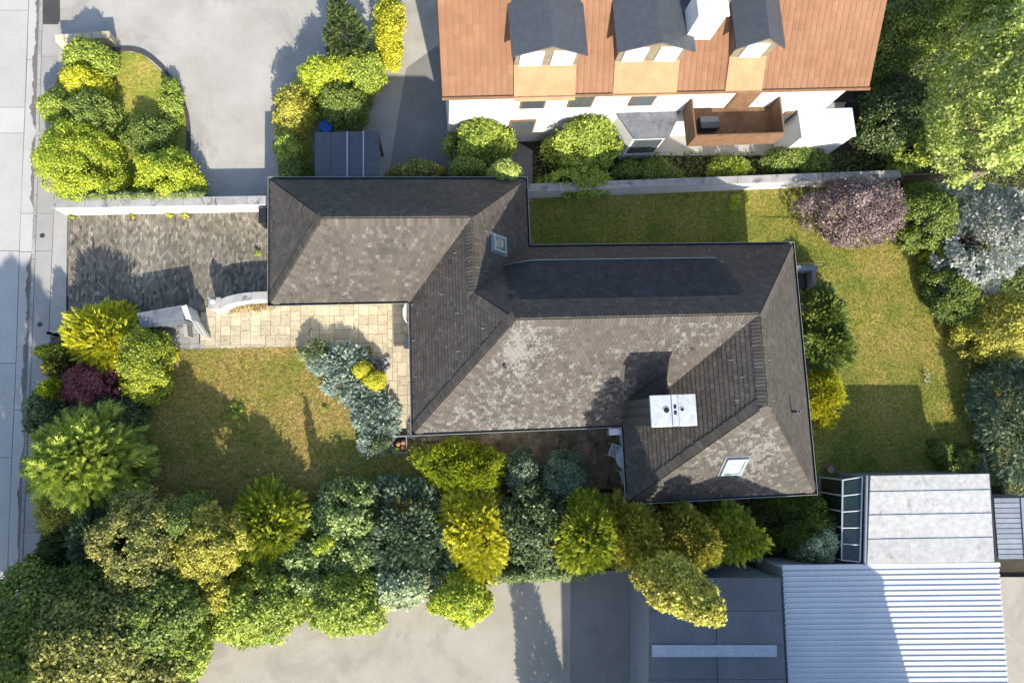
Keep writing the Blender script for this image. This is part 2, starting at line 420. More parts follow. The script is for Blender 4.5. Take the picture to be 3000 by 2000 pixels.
# damp stains along the kerb
rs = random.Random(3)
for (ya, yb, wmax) in ((-40, 260, 15), (130, 380, 18), (395, 610, 15), (735, 1030, 15), (760, 830, 9), (935, 1290, 17), (1290, 1700, 13)):
    n = 36; pl = []; ph = rs.random() * 9
    for i in range(n + 1):
        t = i / n; y = ya + (yb - ya) * t
        e = min(1, t * 6, (1 - t) * 6)
        w = wmax * e * (0.5 + 0.2 * math.sin(ph + t * 7) + 0.13 * math.sin(ph * 2 + t * 23) + 0.35 * rs.random()) + 0.6
        pl.append((on(KERB, y) - 4 - w, y))
    pl += [(on(KERB, ya + (yb - ya) * i / 8) - 3.4, ya + (yb - ya) * i / 8) for i in range(8, -1, -1)]
    MB().prism(pp(*pl, z=-0.1), -0.1028, -0.0985 + rs.random() * 0.001).build('damp_stain', M['stain'], road)
# --- kerb stones
kerb = struct('kerb', MB().prism(pp(*[(on(KERB, y) - 3, y) for y in range(-260, 2250, 250)], *[(on(KERB, y) + 5, y) for y in range(2240, -270, -250)], z=0), -0.14, -0.02), M['joint'])
y = -250.0
while y < 2180:
    L = random.uniform(62, 74); y1 = min(y + L, 2240)
    MB().prism(pp((on(KERB, y) - 4, y), (on(KERB, y) + 6, y), (on(KERB, y1 - 1) + 6, y1 - 1), (on(KERB, y1 - 1) - 4, y1 - 1)), -0.139, 0.012, random.random()).build('kerb_stone', M['kerb'], kerb, bevel=0.012)
    y = y1
# --- pavement
PEDGE = [(178, -260), (170, 200), (158, 600), (150, 770), (142, 985), (128, 1300), (112, 1640), (100, 1760), (90, 2250)]
pav = struct('pavement', MB().prism(pp(*[(on(KERB, y) + 6.5, y) for y in (-260, 0, 540, 1060, 1700, 2240)], *[(on(PEDGE, y) + 6, y) for y in (2240, 1640, 985, 600, 200, -260)]), -0.13, -0.012), M['joint'])
cuts = [-260, 165, 625, 735, 1120, 1560, 2240]
for y0, y1 in zip(cuts, cuts[1:]):
    ys = np.linspace(y0 + 0.6, y1 - 0.6, 4)
    MB().prism(pp(*[(on(KERB, y) + 7, y) for y in ys], *[(on(PEDGE, y), y) for y in ys[::-1]]), -0.05, 0.0, random.random()).build('pavement_slab', M['pavement'], pav)
apron = struct('drive_apron', MB().prism(pp((159, 603), (197, 632), (192, 975), (144, 985)), -0.13, 0.003, 0.6), M['pavement'])
for (px, py, w) in ((124, 690, 'beside the white driveway wall'), (117, 950, 'by the corner of the white fence'), (130, 531, 'under the clipped hedge')):
    c = P(px, py)
    cv = MB().lathe(c, [(0.10, -0.02), (0.10, 0.004), (0.085, 0.009)], 16).build('valve_cover', M['gutter'], None, (c[0], c[1], 0))
    tag(cv, 'small round iron valve cover in the pavement ' + w, 'valve cover', 'valve covers in the pavement')

# --- concrete yards, painted shade strip
struct('yard_north', MB().prism(pp((170, -300), (1300, -300), (1300, 120), (1190, 200), (1130, 560), (560, 592), (300, 600), (160, 588), (165, 300)), -0.138, -0.004), M['yard'])
struct('yard_south', MB().prism(pp((480, 1760), (1672, 1690), (1672, 2300), (430, 2300)), -0.138, -0.002), M['yard_s'])
struct('shade_strip', MB().prism(pp((1673, 1672), (1960, 1668), (1985, 2300), (1673, 2300)), -0.138, -0.003), M['grey_walk_shade'])  # darker grey ground paints in the tall house's shadow
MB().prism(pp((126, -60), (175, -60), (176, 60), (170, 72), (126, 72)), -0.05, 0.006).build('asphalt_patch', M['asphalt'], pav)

struct('yard_east', MB().prism(pp((2905, 1690), (3200, 1690), (3200, 2300), (2905, 2300)), -0.138, -0.006), M['yard_s'])
struct('gravel_walk', MB().prism(pp((1100, -300), (1310, -300), (1310, 300), (1560, 440), (1560, 540), (1120, 552), (1120, 200)), -0.139, -0.006), M['grey_walk_shade'])
# --- block paving driveway (blocks about 5 x 13 photo pixels: joined)
DRV = pp((197, 630), (830, 615), (830, 905), (560, 912), (600, 985), (380, 970), (200, 975))
drive = struct('driveway', MB().prism(DRV, -0.138, -0.02), M['joint'])
def inpoly(pts, poly):
    x, y = pts[:, 0], pts[:, 1]; c = np.zeros(len(pts), bool); n = len(poly)
    for i in range(n):
        x0, y0 = poly[i][0], poly[i][1]; x1, y1 = poly[i - 1][0], poly[i - 1][1]
        with np.errstate(divide='ignore', invalid='ignore'):
            c ^= ((y0 > y) != (y1 > y)) & (x < (x1 - x0) * (y - y0) / (y1 - y0) + x0)
    return c
rg = np.random.default_rng(11)
bw, bl = 0.088, 0.185
cx = np.arange(-15.6, -5.4, bw); cells = []
for i, x in enumerate(cx):
    off = (i % 2) * bl / 2
    for y in np.arange(3.2, 9.4, bl): cells.append((x, y + off))
cells = np.array(cells); a = math.radians(1.0)
rot = cells.copy(); rot[:, 1] += (cells[:, 0] + 10) * math.tan(a); rot[:, 0] -= (cells[:, 1] - 7) * math.tan(a)
rot = rot[inpoly(rot, DRV)]
mb = MB(); hw_, hl_ = bw / 2 - 0.004, bl / 2 - 0.004
for (x, y) in rot:
    z1 = rg.uniform(-0.004, 0.002); t = float(np.clip(rg.normal(0.42, 0.2), 0, 1)) if rg.random() > 0.12 else rg.uniform(0.8, 1.15)
    q = [(x - hw_, y - hl_), (x + hw_, y - hl_), (x + hw_, y + hl_), (x - hw_, y + hl_)]
    mb.add([(*p, -0.03) for p in q] + [(*p, z1) for p in q], [[4, 5, 6, 7], [0, 1, 5, 4], [1, 2, 6, 5], [2, 3, 7, 6], [3, 0, 4, 7]], t)
o = mb.build('paving_block', M['paver'], drive); o['kind'] = 'stuff'
MB().prism(pp((197, 626), (830, 609), (830, 616), (197, 633)), -0.05, 0.008).build('edging_strip', M['slab_g'], drive)

# --- slab paths
def slab_field(parent, poly, mat, cell, sizes, seed, z1=0.02, ang=0.8):
    r = random.Random(seed)
    xs = [p[0] for p in poly]; ys = [p[1] for p in poly]
    x0, y0 = min(xs), min(ys); nx = int((max(xs) - x0) / cell) + 1; ny = int((max(ys) - y0) / cell) + 1
    used = [[False] * ny for _ in range(nx)]
    ta = math.tan(math.radians(ang))
    for j in range(ny):
        for i in range(nx):
            if used[i][j]: continue
            for (w, h) in r.sample(sizes, len(sizes)) + [(2, 1), (1, 2), (1, 1)]:
                if i + w <= nx and j + h <= ny and not any(used[a][b] for a in range(i, i + w) for b in range(j, j + h)): break
            for a_ in range(i, i + w):
                for b_ in range(j, j + h): used[a_][b_] = True
            c = np.array([[x0 + (i + w / 2) * cell, y0 + (j + h / 2) * cell]])
            if not inpoly(c, poly)[0]: continue
            g = 0.006
            q = [(x0 + i * cell + g, y0 + j * cell + g), (x0 + (i + w) * cell - g, y0 + j * cell + g), (x0 + (i + w) * cell - g, y0 + (j + h) * cell - g), (x0 + i * cell + g, y0 + (j + h) * cell - g)]
            q = [(p[0] - (p[1] - y0) * ta, p[1] + (p[0] - x0) * ta) for p in q]
            zz = z1 + r.uniform(-0.003, 0.003)
            MB().prism(q, -0.02, zz, r.random()).build('paving_slab', mat, parent, bevel=0.006)
PATHP = pp((565, 912), (830, 880), (1260, 880), (1260, 1275), (1205, 1292), (1100, 1225), (1070, 1034), (592, 1036))
path = struct('path', MB().prism(PATHP, -0.138, 0.004), M['joint'])
slab_field(path, PATHP, M['slab'], 0.2, [(2, 2), (3, 2), (2, 3), (2, 2), (3, 2)], 5)
G2 = pp((470, 965), (560, 950), (592, 985), (592, 1036), (470, 1036))
apr2 = struct('path_by_gate', MB().prism(G2, -0.138, 0.004), M['joint'])
slab_field(apr2, G2, M['slab_g'], 0.195, [(2, 2)], 6)
TERP = pp((1195, 1290), (1195, 1215), (1850, 1215), (1850, 1430), (1470, 1445), (1480, 1330), (1300, 1300))
terr = struct('terrace', MB().prism(TERP, -0.138, 0.003), M['joint'])
slab_field(terr, TERP, M['slab_shade'], 0.2, [(2, 2), (3, 2), (2, 3), (3, 3)], 9)

# --- lawns
LF = pp((330, 1025), (592, 1024), (1085, 1013), (1115, 1215), (1200, 1292), (1300, 1302), (1478, 1332), (1468, 1448), (1300, 1530), (330, 1530))
LB = pp((1500, 583), (2450, 548), (2700, 556), (2850, 800), (2925, 1000), (2930, 1420), (2440, 1440), (2330, 1500), (2280, 1460), (2200, 780), (1480, 790))
LN = pp((175, 570), (150, 420), (160, 250), (205, 150), (330, 150), (415, 158), (500, 235), (545, 340), (548, 560), (300, 592))
lawn_f = struct('lawn_front', MB().prism(LF, -0.138, 0.030), M['lawn_f'])
lawn_b = struct('lawn_back', MB().prism(LB, -0.138, 0.008), M['lawn_b'])
lawn_n = struct('lawn_neighbour', MB().prism(LN, -0.137, 0.010), M['lawn_n'])
def house_mask(pts):
    u = pts[:, 0] * math.cos(HA) + pts[:, 1] * math.sin(HA); v = -pts[:, 0] * math.sin(HA) + pts[:, 1] * math.cos(HA)
    a = (u > -5.9) & (u < 3.1) & (v > 5.6) & (v < 9.4); b = (u > -0.5) & (u < 14.2) & (v > 0.4) & (v < 6.6); c = (u > 7.7) & (u < 14.2) & (v > -2.5) & (v < 3)
    return a | b | c
def grass(name, poly, mat, dens, seed, label, z0=0.005, hmin=0.015, hmax=0.05):
    r = np.random.default_rng(seed)
    p = np.array(poly); lo, hi = p.min(0), p.max(0)
    n = int((hi[0] - lo[0]) * (hi[1] - lo[1]) * dens)
    pts = r.uniform(lo, hi, (n, 2)); pts = pts[inpoly(pts, poly)]; pts = pts[~house_mask(pts)]
    n = len(pts)
    base = np.column_stack([pts, np.full(n, z0)])
    V = np.zeros((n, 9, 3)); tint = np.repeat(r.beta(2.2, 2.6, n), 3)
    for k in range(3):
        an = r.uniform(0, 2 * np.pi, n); h = r.uniform(hmin, hmax, n); ln = r.uniform(0.03, 0.085, n); w = r.uniform(0.010, 0.020, n)
        d = np.column_stack([np.cos(an), np.sin(an), np.zeros(n)]); s = np.column_stack([-np.sin(an), np.cos(an), np.zeros(n)])
        V[:, 3 * k] = base - s * w[:, None]; V[:, 3 * k + 1] = base + s * w[:, None]
        V[:, 3 * k + 2] = base + d * ln[:, None] + np.array([0, 0, 1.0]) * h[:, None]
    Fc = np.arange(n * 9).reshape(n * 3, 3)
    o = link(name, arr_mesh(name, V.reshape(-1, 3), [Fc], np.clip(tint + r.normal(0, 0.12, n * 3), 0, 1)), mat)
    tag(o, label, 'grass', kind='stuff')
grass('grass', LF, M['grass_f'], 900, 1, 'short dry olive grass of the front lawn', 0.027)
grass('grass', LB, M['grass_b'], 900, 2, 'short mown grass behind the dark tiled house')

# ================================================================== the house
EZ = 2.6; ZG = 5.4; ZM = 6.9
house = thing('house', hw(4.3, 3.5, 0), 'large dark tiled hip-roofed house with metal-capped chimney and attached garage wing', 'house')
FOOT = [(-5.83, 5.52), (-0.53, 5.52), (-0.53, 0.42), (7.63, 0.42), (7.63, -2.55), (14.32, -2.55), (14.32, 6.63), (3.19, 6.63), (3.19, 9.45), (-5.83, 9.45)]
MB().prism([hw(*p)[:2] for p in FOOT], -0.14, 2.5).build('wall', M['plaster'], house)
EAVE = [(-6.28, 5.07), (-0.98, 5.07), (-0.98, -0.03), (7.18, -0.03), (7.18, -3.0), (14.77, -3.0), (14.77, 7.08), (3.64, 7.08), (3.64, 9.9), (-6.28, 9.9)]
V_ = {'gNW': (-6.28, 9.9, EZ), 'gNE': (3.64, 9.9, EZ), 'gSW': (-6.28, 5.07, EZ), 'gv': (-0.98, 5.07, EZ), 'mSW': (-0.98, -0.03, EZ), 'mv': (7.18, -0.03, EZ),
      'wSW': (7.18, -3.0, EZ), 'wSE': (14.77, -3.0, EZ), 'mNE': (14.77, 7.08, EZ), 'nv': (3.64, 7.08, EZ),
      'gW': (-3.88, 7.485, ZG), 'gE': (1.33, 7.485, ZG), 'cS': (1.33, 4.765, ZG), 'mW': (2.57, 3.525, ZM), 'mE': (10.975, 3.525, ZM), 'wS': (10.975, 0.44, ZM),
      'd0': (-0.98, 4.765, EZ)}
V3 = {k: Vector(hw(*p)) for k, p in V_.items()}
PL = {'gN': ['gNE', 'gNW', 'gW', 'gE'], 'gW': ['gNW', 'gSW', 'gW'], 'gS': ['gSW', 'gv', 'gE', 'gW'],
      'W1': ['gv', 'd0', 'cS', 'gE'], 'W2': ['d0', 'mSW', 'mW', 'cS'], 'cE': ['nv', 'gNE', 'gE', 'cS'],
      'mN': ['mNE', 'nv', 'cS', 'mW', 'mE'], 'mS': ['mSW', 'mv', 'mE', 'mW'], 'wW': ['mv', 'wSW', 'wS', 'mE'], 'wS': ['wSW', 'wSE', 'wS'], 'E': ['wSE', 'mNE', 'mE', 'wS']}
mb = MB()
for k, ks in PL.items():
    mb.add([V3[q] for q in ks], [list(range(len(ks)))])
ev = [hw(*p) for p in EAVE]; n = len(ev)
mb.add([(p[0], p[1], EZ - 0.005) for p in ev] + [(p[0], p[1], EZ - 0.16) for p in ev], [list(range(n, 2 * n))] + [[i, n + i, n + (i + 1) % n, (i + 1) % n] for i in range(n)])
roof = mb.build('roof', M['under'], house)

def plane_frame(ks):
    a, b, c = V3[ks[0]], V3[ks[1]], V3[ks[2]]
    e = (b - a).normalized(); nrm = e.cross(c - a).normalized()
    if nrm.z < 0: nrm = -nrm
    return a, e, nrm.cross(e).normalized(), nrm
FR = {k: plane_frame(ks) for k, ks in PL.items()}
FR['W2'] = (FR['W1'][0],) + FR['W1'][1:]
for k, (a, e, s, nn) in list(FR.items()):
    if s.z < 0: FR[k] = (a, -e, -s, nn)
def clip(poly, conv):
    """Sutherland-Hodgman against a convex ccw polygon"""
    out = poly
    for i in range(len(conv)):
        a, b = conv[i], conv[(i + 1) % len(conv)]
        inp, out = out, []
        f = lambda p: (b[0] - a[0]) * (p[1] - a[1]) - (b[1] - a[1]) * (p[0] - a[0])
        for j in range(len(inp)):
            p, q = inp[j - 1], inp[j]; fp, fq = f(p), f(q)
            if (fp >= 0) != (fq >= 0):
                t = fp / (fp - fq); out.append((p[0] + (q[0] - p[0]) * t, p[1] + (q[1] - p[1]) * t))
            if fq >= 0: out.append(q)
        if len(out) < 3: return []
    return out
GAU, TW, TT = 0.18, 0.174, 0.023
WEAR = {'mS': 1.0, 'wS': 0.95, 'gS': 0.55, 'mN': -0.1, 'E': 0.1}
camp = Vector((0, 0, H))
full = []; stuff = MB()
for k, ks in PL.items():
    a, e, s, nn = FR[k]
    poly = [((V3[q] - a).dot(e), (V3[q] - a).dot(s)) for q in ks]
    ar = sum(poly[i - 1][0] * poly[i][1] - poly[i][0] * poly[i - 1][1] for i in range(len(poly)))
    if ar < 0: poly = poly[::-1]
    umin = min(p[0] for p in poly); umax = max(p[0] for p in poly); vmax = max(p[1] for p in poly)
    rr = random.Random(k[0] + 'x')
    row = 0; v = -0.03
    while v < vmax:
        sh = (row % 2) * TW / 2 + rr.uniform(-0.02, 0.02)
        c0 = int(math.floor((umin - sh) / TW)) - 1
        u = c0 * TW + sh
        while u < umax:
            g = 0.0035; jv = rr.uniform(-0.007, 0.007); q = [(u + g, v + jv), (u + TW - g, v + jv), (u + TW - g, v + GAU + 0.012), (u + g, v + GAU + 0.012)]
            tint = min(1, max(0, rr.gauss(0.45, 0.17))); wear = WEAR.get(k, 0.0); lift = rr.uniform(0, 0.006)
            pc = clip(q, [(p[0], p[1] if p[1] > 0.001 else -0.05) for p in poly]) if True else q
            if pc:
                isfull = len(pc) == 4 and abs(sum(pc[i - 1][0] * pc[i][1] - pc[i][0] * pc[i - 1][1] for i in range(4)) / 2 - (TW - 2 * g) * (GAU + 0.012 - jv)) < 1e-5
                full.append((k, u + g, v + jv, GAU + 0.012 - jv, tint, wear, lift)) if isfull else stuff.add(
                    [a + e * p[0] + s * p[1] + nn * 0.002 for p in pc] + [a + e * p[0] + s * p[1] + nn * (0.006 + (TT + lift) * (1 - (p[1] - v) / (GAU + 0.02))) for p in pc],
                    [list(range(len(pc), 2 * len(pc)))] + [[i, (i + 1) % len(pc), len(pc) + (i + 1) % len(pc), len(pc) + i] for i in range(len(pc))], tint, wear)
            u += TW
        v += GAU; row += 1
def show(t):
    a, e, s, nn = FR[t[0]]; c = a + e * t[1] + s * t[2]; d = camp - c
    return nn.dot(d) / d.length ** 3
CHB = (6.75, 8.85, -0.2, 1.35)
def near_thing(t):
    a, e, s, nn = FR[t[0]]; c = a + e * t[1] + s * t[2]
    u = c.x * math.cos(HA) + c.y * math.sin(HA); v = -c.x * math.sin(HA) + c.y * math.cos(HA)
    return (CHB[0] < u < CHB[1] and CHB[2] < v < CHB[3]) or (t[0] == 'mN' and 2.0 < u < 12 and 4.2 < v < 6.6)
full.sort(key=lambda t: -show(t))
pick = [t for t in full if t[0] in ('mS', 'wS') and not near_thing(t)]
rr = random.Random(5); singles = set(id(t) for t in pick[:300])
var = []
for i in range(8):
    w2 = TW - 0.007; L = GAU + 0.012; h = 0.006 + TT + 0.003
    vs = [(0, 0, 0.002), (w2, 0, 0.002), (w2, L, 0.002), (0, L, 0.002), (0, 0, h), (w2, 0, h), (w2, L, 0.006), (0, L, 0.006)]
    fs = [[4, 5, 6, 7], [0, 1, 5, 4], [1, 2, 6, 5], [3, 0, 4, 7]]
    m_ = MB().add(vs, fs, 0.1 + 0.1 * i, 1.0)
    me = bpy.data.meshes.new('roof_tile'); me.from_pydata(m_.v, [], m_.f)
    for nm, aa in (('tint', m_.t), ('wear', m_.w)):
        at = me.attributes.new(nm, 'FLOAT', 'FACE'); at.data.foreach_set('value', aa)
    me.materials.append(M['tile']); var.append(me)
HL = WLOC[house.name]
for t in full:
    a, e, s, nn = FR[t[0]]
    if id(t) in singles:
        o = bpy.data.objects.new('roof_tile', var[min(7, max(0, int(t[4] * 8)))]); COL.objects.link(o); o.parent = roof
        org = a + e * t[1] + s * t[2] - HL
        o.matrix_local = Matrix(((e.x, s.x, nn.x, org.x), (e.y, s.y, nn.y, org.y), (e.z, s.z, nn.z, org.z), (0, 0, 0, 1)))
    else:
        k, u, v, L, tint, wear, lift = t; w2 = TW - 0.007; h = 0.006 + TT + lift
        b0 = a + e * u + s * v
        stuff.add([b0 + nn * 0.002, b0 + e * w2 + nn * 0.002, b0 + e * w2 + s * L + nn * 0.002, b0 + s * L + nn * 0.002,
                   b0 + nn * h, b0 + e * w2 + nn * h, b0 + e * w2 + s * L + nn * 0.006, b0 + s * L + nn * 0.006], [[4, 5, 6, 7], [0, 1, 5, 4], [1, 2, 6, 5], [3, 0, 4, 7]], tint, wear)
o = stuff.build('roof_tiles', M['tile'], roof); o['kind'] = 'stuff'

# hip and ridge slates: short courses laid square to each hip, both sides
HIPS = [('gNW', 'gW', 'gN', 'gW'), ('gSW', 'gW', 'gS', 'gW'), ('gW', 'gE', 'gN', 'gS'), ('gNE', 'gE', 'gN', 'cE'), ('gE', 'cS', 'W1', 'cE'), ('cS', 'mW', 'W2', 'mN'),
        ('mSW', 'mW', 'mS', 'W2'), ('mW', 'mE', 'mN', 'mS'), ('mNE', 'mE', 'mN', 'E'), ('mE', 'wS', 'wW', 'E'), ('wSW', 'wS', 'wW', 'wS'), ('wSE', 'wS', 'wS', 'E')]
nsingle = 0; rstuff = MB()
for (ka, kb, p1, p2) in HIPS:
    A, B = V3[ka], V3[kb]; d = (B - A); L = d.length; d.normalize()
    for pk in (p1, p2):
        nn = FR[pk][3]; side = d.cross(nn).normalized()
        cen = sum((V3[q] for q in PL[pk]), Vector()) / len(PL[pk])
        if (cen - A).dot(side) < 0: side = -side
        t = 0.02; i = 0
        while t < L - 0.05:
            step = 0.125; wd = 0.31 + random.uniform(-0.015, 0.02)
            lim = 0.9 * t if (pk in ('gS', 'mS') and ka in ('gSW', 'mSW')) else 9
            tint = min(1, max(0, random.gauss(0.5, 0.2))); we = WEAR.get(pk, 0.0) * 0.55
            o0 = A + d * t
            h0, h1 = 0.030 + 0.018 + random.uniform(0, 0.006), 0.030 + 0.004
            vs = [o0 - side * 0.0 + nn * 0.02, o0 + d * (step + 0.02) + nn * 0.02, o0 + d * (step + 0.02) + side * wd + nn * 0.02, o0 + side * wd + nn * 0.02,
                  o0 + nn * h0, o0 + d * (step + 0.02) + nn * h1, o0 + d * (step + 0.02) + side * wd + nn * h1, o0 + side * wd + nn * h0]
            fs = [[4, 5, 6, 7], [0, 1, 5, 4], [1, 2, 6, 5], [2, 3, 7, 6], [3, 0, 4, 7]]
            if (nsingle < 300 and i % 3 == 0 and (pk in ('mS', 'gS', 'wS', 'E', 'W2', 'cE'))):
                MB().add(vs, fs, tint, we).build('ridge_slate', M['tile'], roof); nsingle += 1
            else:
                rstuff.add(vs, fs, tint, we)
            t += step; i += 1
o = rstuff.build('ridge_slates', M['tile'], roof); o['kind'] = 'stuff'

# gutters with a bright outer bead
ne = len(EAVE)
for i in range(ne):
    p, q = Vector(EAVE[i]), Vector(EAVE[(i + 1) % ne])
    d = (q - p).normalized(); out = Vector((d.y, -d.x))      # EAVE runs counter-clockwise
    pr = Vector(EAVE[i - 1]); d0 = (p - pr).normalized(); nx = Vector(EAVE[(i + 2) % ne]); d1 = (nx - q).normalized()
    e0 = 1 if d0.x * d.y - d0.y * d.x > 0 else -1; e1 = 1 if d.x * d1.y - d.y * d1.x > 0 else -1
    def pt(along, off, z, end):
        base = (q + d * along * e1) if end else (p - d * along * e0)
        w = base + out * off
        return hw(w.x, w.y, z)
    prof = [(0.005, 2.60), (0.012, 2.525), (0.045, 2.495), (0.085, 2.495), (0.118, 2.525), (0.125, 2.605), (0.135, 2.605), (0.130, 2.515), (0.09, 2.480), (0.04, 2.480), (-0.004, 2.515)]
    vs = [pt(f, f, z, 0) for f, z in prof] + [pt(f, f, z, 1) for f, z in prof]; m = len(prof)
    gt = MB().add(vs, [[j, j + 1, m + j + 1, m + j] for j in range(m - 1)] + [list(range(m)), list(range(m, 2 * m))[::-1]]).build('gutter', M['gutter'], house)
    MB().tube([pt(0.131, 0.131, 2.608, 0), pt(0.131, 0.131, 2.608, 1)], 0.013, 6).build('bead', M['gutter_rim'], gt)
for (u, v) in ((-0.35, -0.085), (13.6, -3.06)):
    MB().lathe(hw(u, v, 2.497), [(0.045, 0), (0.045, 0.012)], 10).build('gutter_hole_shade', M['black'], house)

# bat-shaped dormer over the garden side
DU0, DU1, DV0, DV1, DZ0 = 2.35, 11.2, 6.05, 4.35, 4.58
zroof = lambda v: EZ + (7.08 - v) * (ZM - EZ) / 3.555
def sm(x): x = min(1, max(0, x)); return x * x * (3 - 2 * x)
def dorm(u, v):
    zr = zroof(v); zd = DZ0 + (DV0 - v) * (zroof(DV1) - DZ0) / (DV0 - DV1)
    w = 1.45 - 0.35 * (DV0 - v)
    f = sm((u - DU0) / 1.35) * sm((DU1 - u) / 0.75)
    return zr + f * (zd - zr) + 0.025
us = np.linspace(DU0, DU1, 90); vs_ = np.linspace(DV0, DV1, 12)
grid = [hw(u, v, dorm(u, v)) for v in vs_ for u in us]; nu = len(us)
fs = [[j * nu + i, j * nu + i + 1, (j + 1) * nu + i + 1, (j + 1) * nu + i] for j in range(11) for i in range(nu - 1)]
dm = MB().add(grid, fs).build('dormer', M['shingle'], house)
fw = [hw(u, DV0 - 0.14, dorm(u, DV0 - 0.14) - 0.03) for u in us] + [hw(u, DV0 - 0.14, zroof(DV0 - 0.14) - 0.05) for u in us]
MB().add(fw, [[i, i + 1, nu + i + 1, nu + i] for i in range(nu - 1)]).build('dormer_wall', M['wood'], dm)
for k in range(4):
    uc = 4.6 + k * 1.45
    zb = zroof(DV0 - 0.12) + 0.12
    MB().box(0, 0, 0, 0, 0, 0)
    o3 = Vector(hw(uc, DV0 - 0.12, 0)); ex = Vector(hw(1, 0, 0)); ey = Vector(hw(0, 1, 0)); ez = Vector((0, 0, 1))
    wf = MB()
    for (x0, x1, z0, z1) in ((-0.5, 0.5, zb, zb + 0.06), (-0.5, 0.5, zb + 0.5, zb + 0.56), (-0.5, -0.44, zb + 0.06, zb + 0.5), (0.44, 0.5, zb + 0.06, zb + 0.5)):
        wf.frame_box(o3, ex, ey, ez, x0, x1, 0, 0.05, z0, z1)
    wnd = wf.build('window', M['white'], dm)
dt = MB(); rr = random.Random(2)
nrow = int(2.0 / 0.16)
for j in range(nrow):
    va = DV0 + 0.03 - (DV0 - DV1) * j / nrow; vb = DV0 + 0.03 - (DV0 - DV1) * (j + 1) / nrow - 0.01
    u = DU0 + 0.1 + (j % 2) * 0.087
    while u < DU1 - 0.2:
        u1 = u + 0.167
        qs = [(u, va), (u1, va), (u1, vb), (u, vb)]
        top = [Vector(hw(a_, b_, dorm(a_, b_) + hz)) for (a_, b_), hz in zip(qs, (0.028, 0.028, 0.008, 0.008))]
        bot = [Vector(hw(a_, b_, dorm(a_, b_) - 0.004)) for (a_, b_) in qs]
        if dorm(u + .08, va) - zroof(va) > 0.05:
            dt.add(bot + top, [[4, 5, 6, 7], [1, 0, 4, 5], [2, 1, 5, 6], [0, 3, 7, 4]], min(1, max(0, rr.gauss(0.32, 0.2))), -0.05)
        u += 0.174
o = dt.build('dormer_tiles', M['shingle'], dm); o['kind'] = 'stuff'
MB().tube([hw(u, DV0 + 0.035, dorm(u, DV0) + 0.02) for u in us], 0.017, 6).build('drip_edge', M['gutter_rim'], dm)

# chimney with its sheet metal cap
C0 = Vector(hw(0, 0, 0)); EX = Vector(hw(1, 0, 0)); EY = Vector(hw(0, 1, 0)); EZV = Vector((0, 0, 1))
cu0, cu1, cv0, cv1 = 7.00, 8.58, -0.18, 0.88
ch = MB().frame_box(C0, EX, EY, EZV, cu0 + 0.07, cu1 - 0.07, cv0 + 0.07, cv1 - 0.07, 2.2, 6.62).build('chimney', M['cladding'], house)
for f in (0.36, 0.69):
    v = cv0 + 0.07 + f * (cv1 - cv0 - 0.14)
    MB().frame_box(C0, EX, EY, EZV, cu0 + 0.045, cu0 + 0.075, v - 0.012, v + 0.012, 2.9, 6.6).build('seam', M['pipe'], ch)
for f in (0.25, 0.5, 0.75):
    u = cu0 + 0.07 + f * (cu1 - cu0 - 0.14)
    MB().frame_box(C0, EX, EY, EZV, u - 0.012, u + 0.012, cv0 + 0.045, cv0 + 0.075, 2.9, 6.6).build('seam', M['pipe'], ch)
cap = MB().frame_box(C0, EX, EY, EZV, cu0, cu1, cv0, cv1, 6.60, 6.70).build('chimney_cap', M['capmetal'], ch, bevel=0.012)
f0, f1 = cu0 + 0.46 * (cu1 - cu0), cu0 + 0.60 * (cu1 - cu0); cvm = (cv0 + cv1) / 2 + 0.03
def ring(cx_, cy_, r, nm='flue'):
    c = Vector(hw(cx_, cy_, 6.70))
    fl = MB(); n = 20; vs = []
    for (rr_, z) in ((r + 0.018, -0.01), (r + 0.018, 0.02), (r, 0.02), (r, 0.004)):
        vs += [c + Vector((rr_ * math.cos(2 * math.pi * k / n), rr_ * math.sin(2 * math.pi * k / n), z)) for k in range(n)]
    fl.add(vs, [[i * n + k, i * n + (k + 1) % n, (i + 1) * n + (k + 1) % n, (i + 1) * n + k] for i in range(3) for k in range(n)])
    MB().lathe(c, [(r, 0.002), (r, 0.006)], n).build('flue_hole_shade', M['black'], ch)  # flat black disc painted for the dark inside the flue
    fl.build(nm, M['capmetal'], ch)
st = MB().frame_box(C0, EX, EY, EZV, f0, f1, cv0 + 0.004, cv1 - 0.004, 6.70, 6.725).build('cap_strip', M['capmetal'], ch)
for u in (f0, f1):
    MB().frame_box(C0, EX, EY, EZV, u - 0.008, u + 0.008, cv0 + 0.006, cv1 - 0.006, 6.69, 6.732).build('cap_seam', M['zinc'], ch)
ring(cu0 + 0.34 * 1.58, cvm, 0.10); ring(cu0 + 0.685 * 1.58, cvm, 0.062)
for dv in (-0.10, 0.10):
    MB().frame_box(C0, EX, EY, EZV, f0 + 0.06, f1 - 0.065, cvm + dv - 0.07, cvm + dv + 0.07, 6.71, 6.731).build('flue_hole_shade', M['black'], ch)
# saddle behind the chimney
zS = lambda v: EZ + (v + 0.03) * (ZM - EZ) / 3.555
zW = lambda u: EZ + (u - 7.18) * (ZM - EZ) / 3.795
q = [hw(7.05, 0.80, zS(0.80) + 0.05), hw(7.95, 0.80, 4.75), hw(8.55, 0.80, 4.25), hw(8.25, 1.72, 4.80), hw(7.5, 1.5, zS(1.5) + .03)]
MB().add(q, [[0, 1, 3, 4], [1, 2, 3]]).build('chimney_saddle', M['tile'], ch)

